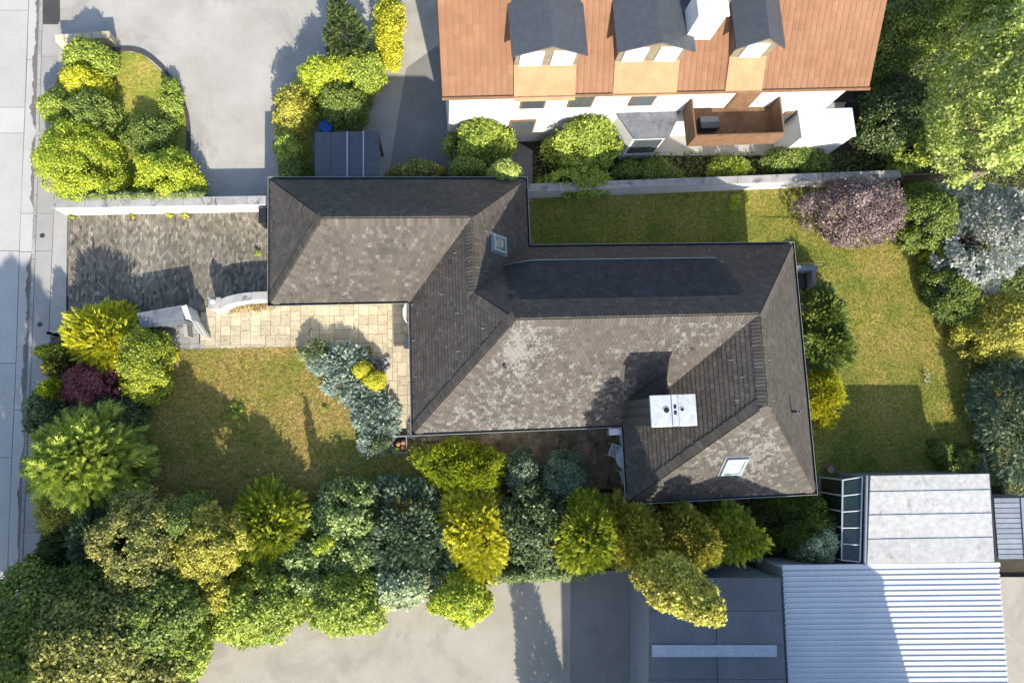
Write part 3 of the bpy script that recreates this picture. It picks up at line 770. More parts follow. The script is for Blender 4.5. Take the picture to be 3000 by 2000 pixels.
# skylights
def on_plane(k, px, py):
    a, e, s, nn = FR[k]
    d = Vector(CAMR @ np.array([px - 1500.0, 1000.0 - py, -F]))
    t = (a - camp).dot(nn) / d.dot(nn)
    return camp + d * t
def skylight(k, px, py, w, l, glass):
    a, e, s, nn = FR[k]; c = on_plane(k, px, py)
    mb = MB()
    mb.frame_box(c, e, s, nn, -w / 2, w / 2, -l / 2, -l / 2 + 0.08, 0.0, 0.12).frame_box(c, e, s, nn, -w / 2, w / 2, l / 2 - 0.12, l / 2, 0.0, 0.14)
    mb.frame_box(c, e, s, nn, -w / 2, -w / 2 + 0.08, -l / 2 + 0.08, l / 2 - 0.12, 0.0, 0.12).frame_box(c, e, s, nn, w / 2 - 0.08, w / 2, -l / 2 + 0.08, l / 2 - 0.12, 0.0, 0.12)
    sk = mb.build('skylight', M['tealframe'], house)
    g = MB().frame_box(c, e, s, nn, -w / 2 + 0.082, w / 2 - 0.082, -l / 2 + 0.082, l / 2 - 0.122, 0.03, 0.085).build('pane', M[glass], sk)
    for f in ((-0.12, 0.1) if glass == 'blind' else (-0.1, 0.0, 0.1)):
        MB().frame_box(c, e, s, nn, -w / 2 + 0.083, w / 2 - 0.083, f * l - 0.012, f * l + 0.012, 0.084, 0.094).build('blind_rail', M['tealframe'], sk)
    MB().frame_box(c, e, s, nn, -w / 2 - 0.09, w / 2 + 0.09, -l / 2 - 0.16, l / 2 + 0.08, 0.02, 0.045).build('flashing', M['zinc'], sk)
skylight('cE', 1458, 716, 0.62, 0.82, 'glass')
skylight('wS', 2150, 1361, 0.80, 1.02, 'blind')

# vent pipes and snow hooks
for (k, px, py, h, r) in (('mS', 1478, 1078, 0.32, 0.055), ('mN', 1497, 862, 0.35, 0.06), ('mS', 2025, 1024, 0.16, 0.05), ('E', 2318, 1206, 0.55, 0.06)):
    c = on_plane(k, px, py)
    vp = MB().tube([c - Vector((0, 0, 0.1)), c + Vector((0, 0, h))], r, 12).build('vent_pipe', M['pipe'], house, smooth=True)
    MB().lathe(c + Vector((0, 0, h)), [(r + 0.012, -0.03), (r + 0.012, 0.004)], 12).build('collar', M['zinc'], vp)
    MB().lathe(c + Vector((0, 0, h)), [(r * 0.8, 0.002), (r * 0.8, 0.007)], 12).build('mouth_shade', M['black'], vp)
HK = [('cE', 1421, 677), ('cE', 1421, 795), ('W1', 1336, 741), ('W1', 1296, 862), ('W2', 1342, 918), ('W2', 1418, 962), ('W2', 1346, 1029), ('W2', 1215, 997), ('W2', 1220, 1103), ('W1', 1212, 892),
      ('mN', 1978, 726), ('mN', 2080, 735), ('gS', 973, 703), ('gS', 1135, 703), ('gS', 1298, 698), ('gN', 970, 620), ('gN', 1243, 613), ('mS', 1368, 1141), ('mS', 1500, 1206), ('mS', 1667, 1005), ('mS', 1554, 1005),
      ('mS', 1799, 1000), ('mS', 1925, 998), ('mS', 2062, 994), ('wW', 2145, 1054), ('wW', 2178, 1104), ('wW', 2160, 1172), ('E', 2250, 1055), ('E', 2262, 1175), ('wS', 2033, 1349), ('wS', 2208, 1244), ('wS', 2275, 1345)]
for (k, px, py) in HK:
    a, e, s, nn = FR[k]; c = on_plane(k, px, py)
    dark = k in ('mS', 'gS', 'wS')
    MB().frame_box(c, e, s, nn, -0.010, 0.010, -0.055, 0.055, 0.02, 0.034).frame_box(c, e, s, nn, -0.010, 0.010, -0.065, -0.05, 0.02, 0.07).build('snow_hook', M['pipe' if dark else 'blind'], house)

# doors, windows, entrance under the eaves
def wall_panel(name, u0, u1, v0, v1, z0, z1, mat, parent):
    return MB().frame_box(C0, EX, EY, EZV, u0, u1, v0, v1, z0, z1).build(name, mat, parent)
gd = wall_panel('garage_door', -5.87, -5.80, 6.1, 8.9, -0.01, 2.1, M['white'], house)
for i in range(5): wall_panel('panel', -5.885, -5.86, 6.15, 8.85, 0.03 + i * 0.41, 0.40 + i * 0.41, M['white'], gd)
fd = wall_panel('front_door', -0.57, -0.50, 3.7, 4.7, 0.0, 2.1, M['cream'], house)
wall_panel('handle', -0.64, -0.57, 3.8, 3.83, 0.9, 1.2, M['gutter'], fd)
for (u0, u1, v0, v1) in ((-0.57, -0.5, 1.0, 2.2), (1.0, 2.6, 0.38, 0.45), (3.6, 5.4, 0.38, 0.45), (14.29, 14.36, 1.2, 2.6), (14.29, 14.36, 3.8, 5.2), (5.0, 6.4, 6.60, 6.67), (8.5, 9.9, 6.60, 6.67)):
    w = wall_panel('window', u0, u1, v0, v1, 0.9, 2.1, M['white'], house)
    du = 0.06 if u1 - u0 > 0.5 else -0.008; dv = 0.06 if v1 - v0 > 0.5 else -0.008
    wall_panel('pane', u0 + du, u1 - du, v0 + dv, v1 - dv, 0.96, 2.04, M['glass'], w)
MB().frame_box(C0, EX, EY, EZV, -1.42, -0.52, 3.45, 3.98, 0.0, 0.16).build('doorstep', M['slab_g'], house, bevel=0.01)
# rounded white porch canopy beside the inner corner of the wings
pc = []
for i in range(13):
    t = math.pi * i / 12
    pc.append((-0.90 - 0.42 * math.sin(t), 4.62 - 0.52 * math.cos(t)))
MB().prism([hw(*p)[:2] for p in pc], 2.25, 2.36).build('porch_canopy', M['cream'], house)
pr = [hw(p[0], p[1], 2.38) for p in pc]
MB().tube(pr, 0.03, 6).build('canopy_rim', M['white'], house)
# terrace corner post and beam
MB().frame_box(C0, EX, EY, EZV, 7.1, 7.24, -0.45, -0.31, 0.0, 2.43).build('porch_post', M['cream'], house)
MB().frame_box(C0, EX, EY, EZV, 6.62, 7.08, -0.46, -0.20, 2.30, 2.42).build('beam', M['white'], house)

# ================================================================== garden walls
def wall_thing(name, label, cat, a, b, th, h, cop=0.05, seed=1):
    a = Vector(a[:2]); b = Vector(b[:2]); d = (b - a).normalized(); nl = Vector((-d.y, d.x))
    w = thing(name, (a.x, a.y, 0), label, cat)
    ca, cb = a + nl * th / 2, b + nl * th / 2
    return w, ca, cb, d, nl
a, b = P(195, 631), P(800, 620)
w, ca, cb, d, nl = wall_thing('garden_wall', 'long white plastered wall with grey stone coping along the block-paved driveway', 'wall', a, b, 0.30, 1.0)
MB().bar(ca, cb, 0.30, -0.14, 1.0).build('wall_face', M['plaster'], w)
L = (cb - ca).length; t = -0.03
while t < L:
    t1 = min(t + 1.25, L)
    MB().bar(ca + d * (t + 0.006), ca + d * (t1 - 0.006), 0.37, 1.0, 1.055, random.random()).build('coping_stone', M['coping'], w, bevel=0.008); t = t1
a, b = P(1520, 583), P(2600, 540)
w, ca, cb, d, nl = wall_thing('boundary_wall', 'white panelled boundary wall with stained grey coping behind the rear lawn', 'wall', a, b, 0.28, 0.95)
L = (cb - ca).length; t = 0.0
MB().bar(ca, cb, 0.24, -0.14, 0.9).build('wall_core', M['plaster'], w)
while t < L - 0.01:
    t1 = min(t + 1.62, L)
    MB().bar(ca + d * (t + 0.011), ca + d * (t1 - 0.011), 0.28, -0.1, 0.95).build('panel', M['plaster'], w)
    MB().bar(ca + d * (t + 0.004), ca + d * (t1 - 0.004), 0.36, 0.95, 1.0, random.random()).build('coping_stone', M['coping'], w, bevel=0.008)
    t = t1
# curved entrance wall with pillar
ps = [Vector(P(x, y, 1.0)[:2]) for x, y in ((640, 893), (668, 880), (702, 872), (745, 867), (800, 865), (840, 864))]
w = thing('entrance_wall', (ps[0].x, ps[0].y, 0), 'short curved white wall with grey coping between driveway and slab path', 'wall')
def ribbon(pts, wd, z0, z1):
    Ls, Rs = [], []
    for i, p in enumerate(pts):
        d = (pts[min(i + 1, len(pts) - 1)] - pts[max(i - 1, 0)]).normalized(); n_ = Vector((-d.y, d.x)) * wd / 2
        Ls.append(p + n_); Rs.append(p - n_)
    return MB().prism(Rs + Ls[::-1], z0, z1)
def smooth_pts(pts, k=6):
    out = []
    for i in range(len(pts) - 1):
        p0, p1, p2, p3 = pts[max(i - 1, 0)], pts[i], pts[i + 1], pts[min(i + 2, len(pts) - 1)]
        for j in range(k):
            t = j / k
            out.append(0.5 * ((2 * p1) + (p2 - p0) * t + (2 * p0 - 5 * p1 + 4 * p2 - p3) * t * t + (3 * p1 - p0 - 3 * p2 + p3) * t ** 3))
    return out + [pts[-1]]
sp = smooth_pts(ps)
ribbon(sp, 0.26, -0.14, 0.97).build('wall_face', M['plaster'], w)
h = len(sp) // 2 + 3
ribbon(sp[:h], 0.32, 0.97, 1.02).build('coping_stone', M['coping'], w); ribbon([sp[h - 1] + (sp[h] - sp[h - 1]) * 0.08] + sp[h:], 0.32, 0.97, 1.02).build('coping_stone', M['coping'], w)
pc = P(629, 888, 1.05)
w = thing('gate_pillar', (pc[0], pc[1], 0), 'square white pillar at the end of the curved entrance wall', 'pillar')
MB().box(pc[0] - 0.2, pc[0] + 0.2, pc[1] - 0.2, pc[1] + 0.2, -0.14, 1.03).build('shaft', M['plaster'], w)
MB().box(pc[0] - 0.24, pc[0] + 0.24, pc[1] - 0.24, pc[1] + 0.24, 1.03, 1.09).build('cap', M['coping'], w, bevel=0.01)
lamp = thing('globe_lamp', (pc[0] - 0.02, pc[1] + 0.04, 1.09), 'white glass globe lamp on the square white pillar', 'lamp')
lc = (pc[0] - 0.02, pc[1] + 0.04, 1.09)
MB().lathe(lc, [(0.08, 0), (0.08, 0.03), (0.05, 0.05)], 14).build('lamp_foot', M['gutter'], lamp)
MB().lathe(lc, [(0.115 * math.cos(math.radians(t)), 0.15 + 0.115 * math.sin(math.radians(t))) for t in range(-80, 81, 16)], 18).build('globe', M['white'], lamp, smooth=True)

# bin shelter and slatted gate
q = [P(*p, 1.25)[:2] for p in ((400, 917), (533, 893), (541, 943), (413, 962))]
bs = thing('bin_shelter', (q[3][0], q[3][1], 0), 'grey zinc-roofed bin shelter beside the slatted white gate', 'bin shelter')
cx_ = [sum(p[i] for p in q) / 4 for i in (0, 1)]
inn = [(cx_[0] + (p[0] - cx_[0]) * 0.92, cx_[1] + (p[1] - cx_[1]) * 0.86) for p in q]
MB().prism(q, 1.21, 1.25).build('roof', M['zinc'], bs, bevel=0.01)
MB().bar(inn[0], inn[1], 0.06, -0.1, 1.205).build('back_panel', M['greyboard'], bs)
MB().bar(inn[0], inn[3], 0.05, -0.1, 1.205, ext=-0.04).build('side_panel', M['greyboard'], bs)
MB().bar(inn[1], inn[2], 0.05, -0.1, 1.205, ext=-0.04).build('side_panel', M['greyboard'], bs)
md = [(inn[2][i] + inn[3][i]) / 2 for i in (0, 1)]
d0 = MB().bar(inn[3], md, 0.04, 0.0, 1.05, ext=-0.02).build('door', M['zinc'], bs)
d1 = MB().bar(md, inn[2], 0.04, 0.0, 1.05, ext=-0.02).build('door', M['zinc'], bs)
for dd, pa, pb in ((d0, inn[3], md), (d1, md, inn[2])):
    m_ = [(pa[i] + pb[i]) / 2 for i in (0, 1)]
    MB().box(m_[0] - 0.06, m_[0] + 0.06, m_[1] - 0.06, m_[1] - 0.02, 0.6, 0.64).build('handle', M['pipe'], dd)
ga, gb = Vector(P(549, 906, 0.6)[:2]), Vector(P(605, 990, 0.6)[:2])
gt = thing('gate', (ga.x, ga.y, 0), 'open white slatted garden gate swung onto the slab path', 'gate')
MB().bar(ga, gb, 0.05, 0.16, 0.24).build('rail', M['white'], gt); MB().bar(ga, gb, 0.05, 0.94, 1.02).build('rail', M['white'], gt)
gd_ = (gb - ga).normalized(); L = (gb - ga).length; ns = 13
for i in range(ns):
    c = ga + gd_ * (0.04 + (L - 0.08) * i / (ns - 1))
    MB().bar(c - gd_ * 0.03, c + gd_ * 0.03, 0.022, 0.08, 1.12).build('slat', M['white'], gt)
gp = Vector(P(549, 920, 1.2)[:2]); gq = Vector(P(541, 897, 1.2)[:2])
pst = thing('gate_post', (gp.x, gp.y, 0), 'broad white gate post against the bin shelter', 'post')
MB().bar(gq, gp + (gp - gq) * 0.5, 0.16, -0.1, 1.22).build('shaft', M['white'], pst); MB().bar(gq, gp + (gp - gq) * 0.5, 0.20, 1.22, 1.26, ext=0.02).build('cap', M['white'], pst)
s0 = Vector(P(541, 943, 0.7)[:2]); s1 = Vector(P(545, 984, 0.7)[:2])
sw = thing('low_wall', (s0.x, s0.y, 0), 'short thin pale wall running from bin shelter to lawn', 'wall')
MB().bar(s0, s1, 0.10, -0.05, 0.66).build('wall_face', M['slab_g'], sw); MB().bar(s0, s1, 0.14, 0.66, 0.70, ext=0.02).build('coping_stone', M['coping'], sw)

# white picket fence along the pavement
def fence(a, b, label):
    a = Vector(a[:2]); b = Vector(b[:2]); d = (b - a).normalized(); L = (b - a).length
    f = thing('picket_fence', (a.x, a.y, 0), label, 'fence', 'white picket fences along the pavement')
    MB().bar(a, b, 0.03, 0.22, 0.28).build('rail', M['white'], f); MB().bar(a, b, 0.03, 0.82, 0.88).build('rail', M['white'], f)
    n_ = max(2, int(L / 0.115)); nrm = Vector((-d.y, d.x)) * 0.03
    for i in range(n_ + 1):
        c = a + d * (L * i / n_) + nrm
        MB().bar(c - d * 0.035, c + d * 0.035, 0.022, 0.03, 1.02).build('picket', M['white'], f)
    for c in (a, b):
        MB().box(c.x - 0.045, c.x + 0.045, c.y - 0.045, c.y + 0.045, -0.14, 1.05).build('post', M['white'], f)
c0 = P(142, 975, 1.0); c1 = P(214, 962, 1.0); c2 = P(134, 1180, 1.0); c3 = P(118, 1500, 1.0); c4 = P(108, 1690, 1.0)
fence(c0, c1, 'short white picket fence turning the corner towards the driveway')
fence(c0, c2, 'white picket fence beside the small pointed cypresses at the pavement')
fence(c3, c4, 'white picket fence at the pavement below the great green cypress')
a_, b_ = P(113, 1690, 0.5), P(560, 1672, 0.5)
fence((a_[0] + .1, a_[1]), b_, 'white picket fence closing the garden behind the hedge trees')

# ================================================================== foliage
def unit(a): return a / np.maximum(np.linalg.norm(a, axis=-1, keepdims=True), 1e-9)
def prof_r(kind, t):
    if kind == 'ball': return np.sqrt(np.clip(1 - (2 * t - 1) ** 2, 0, 1)) * 0.98 + 0.02
    if kind == 'dome': return np.sqrt(np.clip(1 - t ** 2.2, 0, 1)) * (0.72 + 0.28 * np.minimum(1, t * 4 + 0.3))
    if kind == 'cone': return np.clip(1.02 - t, 0.02, 1) ** 0.72 * np.minimum(1, 0.7 + 2 * t)
    if kind == 'egg': return np.clip((1 - t), 0.0, 1) ** 0.5 * np.minimum(1, 0.55 + 1.6 * t)
    return np.ones_like(t)
def template(kind, r=None):
    if kind == 'leaf':
        return np.array([[0, 0, 0], [0.45, 0.5, 0.08], [1, 0, -0.06], [0.45, -0.5, 0.08]]), [np.array([[0, 1, 2, 3]])]
    if kind == 'spray':
        v, f = [[0, 0, 0], [0.42, 0.26, -0.03], [1.0, 0, 0], [0.42, -0.26, -0.03]], [[0, 2, 1], [0, 3, 2]]
        for i in range(4):
            s0 = 0.06 + i * 0.19; w = (0.40, 0.52, 0.46, 0.30)[i]
            for sg in (1, -1):
                b = len(v); v += [[s0, 0, 0], [s0 + 0.34, sg * w, -0.06], [s0 + 0.22, sg * 0.05, 0]]; f.append([b, b + 2, b + 1] if sg > 0 else [b, b + 1, b + 2])
        v = np.array(v, float); v[:, 2] -= 0.20 * v[:, 0] ** 2
        return v, [np.array(f)]
    if kind == 'needle':
        v, f = [], []
        for k in range(5):
            a = k * 2.4; b = len(v)
            tip = np.array([0.85 + 0.1 * (k % 2), 0.36 * math.cos(a), 0.36 * math.sin(a)])
            if k == 4: tip = np.array([1.1, 0, 0])
            sd = np.array([0, -math.sin(a), math.cos(a)]) * 0.13
            v += [-sd, sd, tip]; f.append([b, b + 1, b + 2])
        return np.array(v, float), [np.array(f)]
def crown_arrays(prof, rx, ry, z0, z1, leaf, size, rng, cover=3.0, K=None, clump=0.30, up=0.35, ar=0.5, lean=(0, 0), inner=0.15):
    """leaf frames over a clumpy surface; centre at the origin"""
    hgt = z1 - z0
    rm = (rx + ry) / 2
    area = (2 * math.pi * rm * hgt * 0.6 + math.pi * rm * rm)
    n = int(cover * area / (size * size * ar * (0.5 if leaf == 'leaf' else 0.42)))
    n = max(250, min(n, 26000))
    if K is None: K = int(max(14, min(230, area / ((clump * rm) ** 2 * 1.0))))
    tab = np.linspace(0, 1, 200); pr = prof_r(prof, tab); im = int(np.argmax(pr))
    kt = int(K * 0.62); th = rng.uniform(0, 2 * np.pi, K)
    qf = np.sqrt(rng.uniform(0, 1, kt)) * pr[im]                          # evenly spread as seen from above
    t1 = np.interp(-qf, -pr[im:], tab[im:])
    t2 = rng.uniform(0.0, max(0.25, tab[im] + 0.3), K - kt)                # and down the flanks
    tt = np.concatenate([t1, t2])
    wob = 1 + 0.13 * np.sin(2 * th + rng.uniform(0, 6)) + 0.10 * np.sin(3 * th + rng.uniform(0, 6)) + 0.08 * np.sin(5 * th + rng.uniform(0, 6))
    rr = prof_r(prof, tt) * rng.uniform(0.78, 1.08, K) * wob
    cr = clump * rm * rng.uniform(0.5, 1.3, K)
    k_in = np.clip(1 - cr / rm * 0.6, 0.3, 1)
    cc = np.column_stack([np.cos(th) * rr * rx * k_in, np.sin(th) * rr * ry * k_in, z0 + tt * hgt * 0.96])
    ctint = rng.normal(0, 0.15, K)
    ci = rng.choice(K, n, p=cr ** 2 / np.sum(cr ** 2))
    outw = unit(np.column_stack([cc[:, 0] / rx, cc[:, 1] / ry, (cc[:, 2] - (z0 + hgt * 0.3)) / (hgt * 0.7)]))[ci]
    dr = unit(rng.normal(0, 1, (n, 3)) + outw * 1.1 + np.array([0, 0, 0.35]))
    rad = np.where(rng.random(n) < inner, rng.uniform(0.2, 0.8, n), rng.uniform(0.80, 1.08, n))
    rad = np.where(rng.random(n) < 0.12, rng.uniform(1.05, 1.38, n), rad)
    pos = cc[ci] + dr * (cr[ci] * rad)[:, None]
    pos[:, 2] = np.maximum(pos[:, 2], 0.03)
    L = size * rng.uniform(0.65, 1.35, n)
    if leaf == 'leaf':
        nrm = unit(dr * 0.7 + np.array([0, 0, 0.55]) + rng.normal(0, 0.62, (n, 3)))
        ax = unit(np.cross(nrm, rng.normal(0, 1, (n, 3)))); W = L * ar * 1.5
    else:
        ax = unit(dr * 0.55 + outw * 0.75 + np.array([0, 0, up]) + rng.normal(0, 0.36, (n, 3)))
        nrm = unit(np.cross(np.cross(ax, np.array([0, 0, 1.0]) + rng.normal(0, 0.35, (n, 3))), ax)); W = L * ar
    bi = np.cross(nrm, ax)
    T, Fs = template(leaf)
    V = pos[:, None, :] + ax[:, None, :] * (T[None, :, 0:1] - 0.25) * L[:, None, None] + bi[:, None, :] * T[None, :, 1:2] * W[:, None, None] + nrm[:, None, :] * T[None, :, 2:3] * L[:, None, None]
    if lean != (0, 0):
        V[..., 0] += lean[0] * V[..., 2]; V[..., 1] += lean[1] * V[..., 2]
    nf = sum(len(f) for f in Fs)
    tint = np.clip(0.45 + ctint[ci] + rng.normal(0, 0.22, n), 0, 1)
    return V.reshape(-1, 3), [ (np.arange(n)[:, None, None] * len(T) + f[None]).reshape(-1, f.shape[1]) for f in Fs], np.repeat(tint, nf)
def trunk_mesh(z1, r, rng, spread):
    mb = MB(); top = z1 * 0.48
    mb.tube([(0, 0, -0.14), (rng.normal(0, 0.03), rng.normal(0, 0.03), top * 0.5), (rng.normal(0, 0.06), rng.normal(0, 0.06), top)], [r, r * 0.75, r * 0.35], 7)
    for k in range(5):
        a = k * 1.26 + rng.uniform(0, 0.6); zb = top * rng.uniform(0.35, 0.85); e = spread * rng.uniform(0.4, 0.65)
        mb.tube([(0, 0, zb), (math.cos(a) * e * 0.5, math.sin(a) * e * 0.5, zb + 0.15 * z1), (math.cos(a) * e, math.sin(a) * e, zb + 0.24 * z1)], [r * 0.45, r * 0.3, r * 0.1], 5)
    return mb
NP = [100]
HG = 'hedge trees closing the garden'; SG = 'trees of the garden beyond the hedge'
def plant(name, label, cat, px, py, rx, ry, h, palk, prof='dome', leaf='leaf', size=0.10, zb=None, zc=None, cover=3.0, group=None, clump=0.30, up=0.35, ar=0.5, K=None, inner=0.15, blobs=None):
    """px, py: centre of the crown in the photograph (at height zc); rx, ry: its half axes in photo pixels"""
    NP[0] += 1; rng = np.random.default_rng(NP[0])
    zc = h * 0.55 if zc is None else zc
    c = P(px, py, zc); sc = (H - zc) / F * (1.2 if group in (HG, SG) else 1.06)
    zb = 0.12 * h if zb is None else zb
    t = thing(name, (c[0], c[1], 0), label, cat, group)
    V, Fs, T = crown_arrays(prof, rx * sc, ry * sc, zb, h, leaf, size, rng, cover, K, clump, up, ar, inner=inner)
    if blobs:
        Vs, Fl, Tl = [V], [Fs[0]], [T]; nb = len(V)
        for (bx, by, brx, bry, bh) in blobs:
            bc = P(bx, by, zc if name == 'wall_hedge' else bh * 0.55)
            v2, f2, t2 = crown_arrays(prof, brx * sc, bry * sc, 0.1 * bh, bh, leaf, size, rng, cover, None, clump, up, ar, inner=inner)
            v2 = v2 + np.array([bc[0] - c[0], bc[1] - c[1], 0]); Vs.append(v2); Fl.append(f2[0] + nb); Tl.append(t2); nb += len(v2)
        V, Fs, T = np.vstack(Vs), [np.vstack(Fl)], np.concatenate(Tl)
    link('crown', arr_mesh('crown', V, Fs, T), PAL[palk], t, (c[0], c[1], 0))
    tm = trunk_mesh(h, min(0.16, 0.03 + 0.02 * h), rng, min(rx, ry) * sc * (0.4 if prof in ('cone', 'egg') else 0.8))
    tm.v = [(p[0] + c[0], p[1] + c[1], p[2]) for p in tm.v]
    tm.build('trunk', M['bark'], t)
    return t

# --- front bed by the pavement
plant('golden_cypress', 'bright golden spreading cypress beside the bin shelter', 'shrub', 302, 988, 84, 90, 1.9, 'gold', 'dome', 'spray', 0.30, ar=0.42, up=0.5, cover=3.4)
plant('garden_shrub', 'yellow-green leafy shrub between golden cypress and front lawn', 'shrub', 420, 1060, 66, 105, 1.7, 'goldgreen', 'dome', 'leaf', 0.085, cover=3.2, blobs=[(425, 1125, 48, 45, 1.4)])
plant('pointed_cypress', 'dark green pointed cypress at the corner of the picket fence', 'tree', 156, 1034, 36, 24, 2.5, 'green', 'cone', 'spray', 0.13, ar=0.5, up=0.9, cover=3.2)
plant('pointed_cypress', 'small olive green cypress between two others by the picket fence', 'tree', 172, 1082, 38, 34, 2.0, 'olive', 'cone', 'spray', 0.13, ar=0.5, up=0.9, cover=3.2)
plant('pointed_cypress', 'light green rounded cypress by the fence next to the purple maple', 'tree', 170, 1140, 46, 36, 2.0, 'yellowgreen', 'egg', 'spray', 0.12, ar=0.5, up=0.9, cover=3.2)
plant('purple_maple', 'small dark purple Japanese maple among green front shrubs', 'tree', 272, 1132, 76, 70, 1.9, 'purple', 'dome', 'leaf', 0.075, cover=2.8, clump=0.24)
plant('dark_shrub', 'dark green laurel bush at the pavement above the great cypress', 'shrub', 150, 1215, 62, 68, 1.5, 'dark', 'dome', 'leaf', 0.10, cover=3.0)
plant('dark_shrub', 'dark green bush between purple maple and front lawn', 'shrub', 315, 1215, 82, 55, 1.5, 'dark', 'dome', 'leaf', 0.09, cover=3.0)
plant('great_cypress', 'great fresh-green false cypress with feathery sprays at the pavement corner', 'tree', 252, 1356, 138, 112, 3.7, 'fresh', 'dome', 'spray', 0.46, ar=0.52, up=0.12, cover=3.0, clump=0.22, zc=2.0, zb=0.3)
plant('leafy_shrub', 'pale yellow-green shrub tucked under the great cypress by the fence', 'shrub', 205, 1500, 88, 72, 2.2, 'oliveyellow', 'dome', 'leaf', 0.08, cover=2.8)
plant('pointed_cypress', 'dark pointed cypress leaning over the picket fence at the garden end', 'tree', 150, 1645, 62, 52, 3.0, 'green', 'cone', 'spray', 0.15, ar=0.5, up=0.9, cover=3.2)
plant('dark_shrub', 'deep green shady bush behind the pointed cypress', 'shrub', 225, 1605, 72, 85, 2.4, 'dark', 'dome', 'spray', 0.20, ar=0.45)
plant('blue_juniper', 'dark blue-green upright juniper next to the great cypress', 'shrub', 300, 1560, 70, 105, 3.0, 'bluegreen', 'dome', 'needle', 0.16, ar=0.6, cover=2.2)
# --- hedge of trees behind the front lawn
plant('hedge_tree', 'round olive-green tree next to the dark blue-green juniper', 'tree', 432, 1585, 98, 112, 4.4, 'olive', 'ball', 'leaf', 0.085, zb=0.8, cover=2.8, group=HG, clump=0.17, inner=0.3)
plant('hedge_tree', 'slim dull green column tree between two olive hedge trees', 'tree', 562, 1515, 36, 62, 3.8, 'green', 'egg', 'leaf', 0.08, cover=2.8, group=HG)
plant('hedge_tree', 'yellowish olive tree with loose crown in the hedge', 'tree', 612, 1588, 92, 94, 3.6, 'oliveyellow', 'ball', 'leaf', 0.085, zb=0.8, cover=1.7, group=HG, clump=0.15)
plant('golden_cypress', 'tall cypress green above and golden below beside the glossy laurel', 'tree', 775, 1548, 92, 106, 2.3, 'goldgreen', 'cone', 'spray', 0.34, ar=0.46, up=0.4, cover=3.2, group=HG, clump=0.24)
plant('glossy_laurel', 'glossy mid-green laurel with pale shoots facing the front lawn', 'shrub', 1010, 1505, 96, 72, 1.5, 'glossy', 'dome', 'leaf', 0.13, cover=3.0, group=HG, clump=0.22, blobs=[(880, 1625, 70, 62, 1.5), (1010, 1620, 78, 62, 1.5)])
plant('column_yew', 'slim yellow-green clipped column standing among glossy laurels', 'tree', 935, 1605, 22, 24, 4.0, 'yellowgreen', 'cone', 'leaf', 0.06, zb=0.1, zc=3.0, cover=3.2, up=0.9)
plant('blue_juniper', 'large blue-grey juniper between laurel and golden hedge conifer', 'shrub', 1200, 1565, 112, 110, 1.7, 'bluegreen', 'dome', 'spray', 0.20, ar=0.6, up=0.3, cover=2.8, group=HG, clump=0.2)
plant('golden_bush', 'round bright yellow-green bush at the edge of the terrace', 'shrub', 1352, 1368, 108, 80, 1.6, 'yellowgreen', 'dome', 'needle', 0.15, ar=0.6, cover=2.6, clump=0.22, blobs=[(1388, 1385, 74, 68, 2.0)])
plant('golden_cypress', 'bright yellow plumed conifer between blue juniper and dark holly', 'tree', 1392, 1560, 78, 108, 2.1, 'gold', 'dome', 'spray', 0.30, ar=0.58, up=0.2, cover=3.0, group=HG, clump=0.26)
plant('grey_green_shrub', 'rounded blue-green shrub touching the golden bush at the terrace', 'shrub', 1530, 1378, 52, 50, 1.5, 'bluegreen', 'dome', 'leaf', 0.07, cover=3.0)
plant('grey_green_shrub', 'broad blue-green shrub standing alone in the shade of the terrace', 'shrub', 1648, 1392, 72, 56, 1.6, 'bluegreen', 'dome', 'leaf', 0.07, cover=3.0)
plant('dark_holly', 'dark holly-like tree in the hedge behind the blue-green shrubs', 'tree', 1565, 1540, 80, 98, 2.1, 'dark', 'ball', 'leaf', 0.12, zb=0.4, cover=3.0, group=HG, clump=0.2)
plant('golden_cypress', 'golden-tipped cypress behind the dark holly-like tree', 'tree', 1722, 1565, 72, 108, 4.0, 'goldgreen', 'egg', 'spray', 0.30, ar=0.5, up=0.4, cover=3.0, group=HG, clump=0.26)
plant('hedge_tree', 'olive conifer with dense fine twigs reaching the house corner', 'tree', 1850, 1555, 72, 96, 4.6, 'oliveyellow', 'egg', 'spray', 0.19, ar=0.6, up=0.3, cover=2.6, group=HG, clump=0.22)
plant('hedge_tree', 'feathery yellowish conifer below the skylight end of the house', 'tree', 2010, 1582, 82, 88, 5.2, 'oliveyellow', 'egg', 'spray', 0.19, ar=0.6, up=0.3, cover=2.6, group=HG, clump=0.2)
plant('dark_red_shrub', 'dark red-brown shrub in shade against the house', 'shrub', 1950, 1492, 36, 34, 1.2, 'purple', 'dome', 'leaf', 0.07, cover=2.4)
plant('green_cypress', 'fresh green cypress with pointed sprays next to the feathery conifer', 'tree', 2150, 1560, 50, 74, 5.0, 'goldgreen', 'cone', 'spray', 0.30, ar=0.5, up=0.4, cover=3.0, group=HG)
plant('spreading_juniper', 'wide dark green juniper below the house corner', 'shrub', 2330, 1530, 120, 82, 1.6, 'green', 'dome', 'needle', 0.13, ar=0.6, cover=2.4, clump=0.22)
plant('grey_green_shrub', 'pale grey-green shrub in front of the lean-to glasshouse', 'shrub', 2385, 1590, 72, 52, 1.9, 'greygreen', 'dome', 'leaf', 0.085, cover=2.8)
plant('dark_shrub', 'small dark bush at the end of the glasshouse', 'shrub', 2482, 1590, 40, 50, 1.5, 'dark', 'dome', 'leaf', 0.07, cover=2.6)
plant('small_shrub', 'tiny bright yellow-green shrub beside the glasshouse frame', 'shrub', 2504, 1600, 22, 18, 1.8, 'yellowgreen', 'dome', 'leaf', 0.07, cover=2.6)
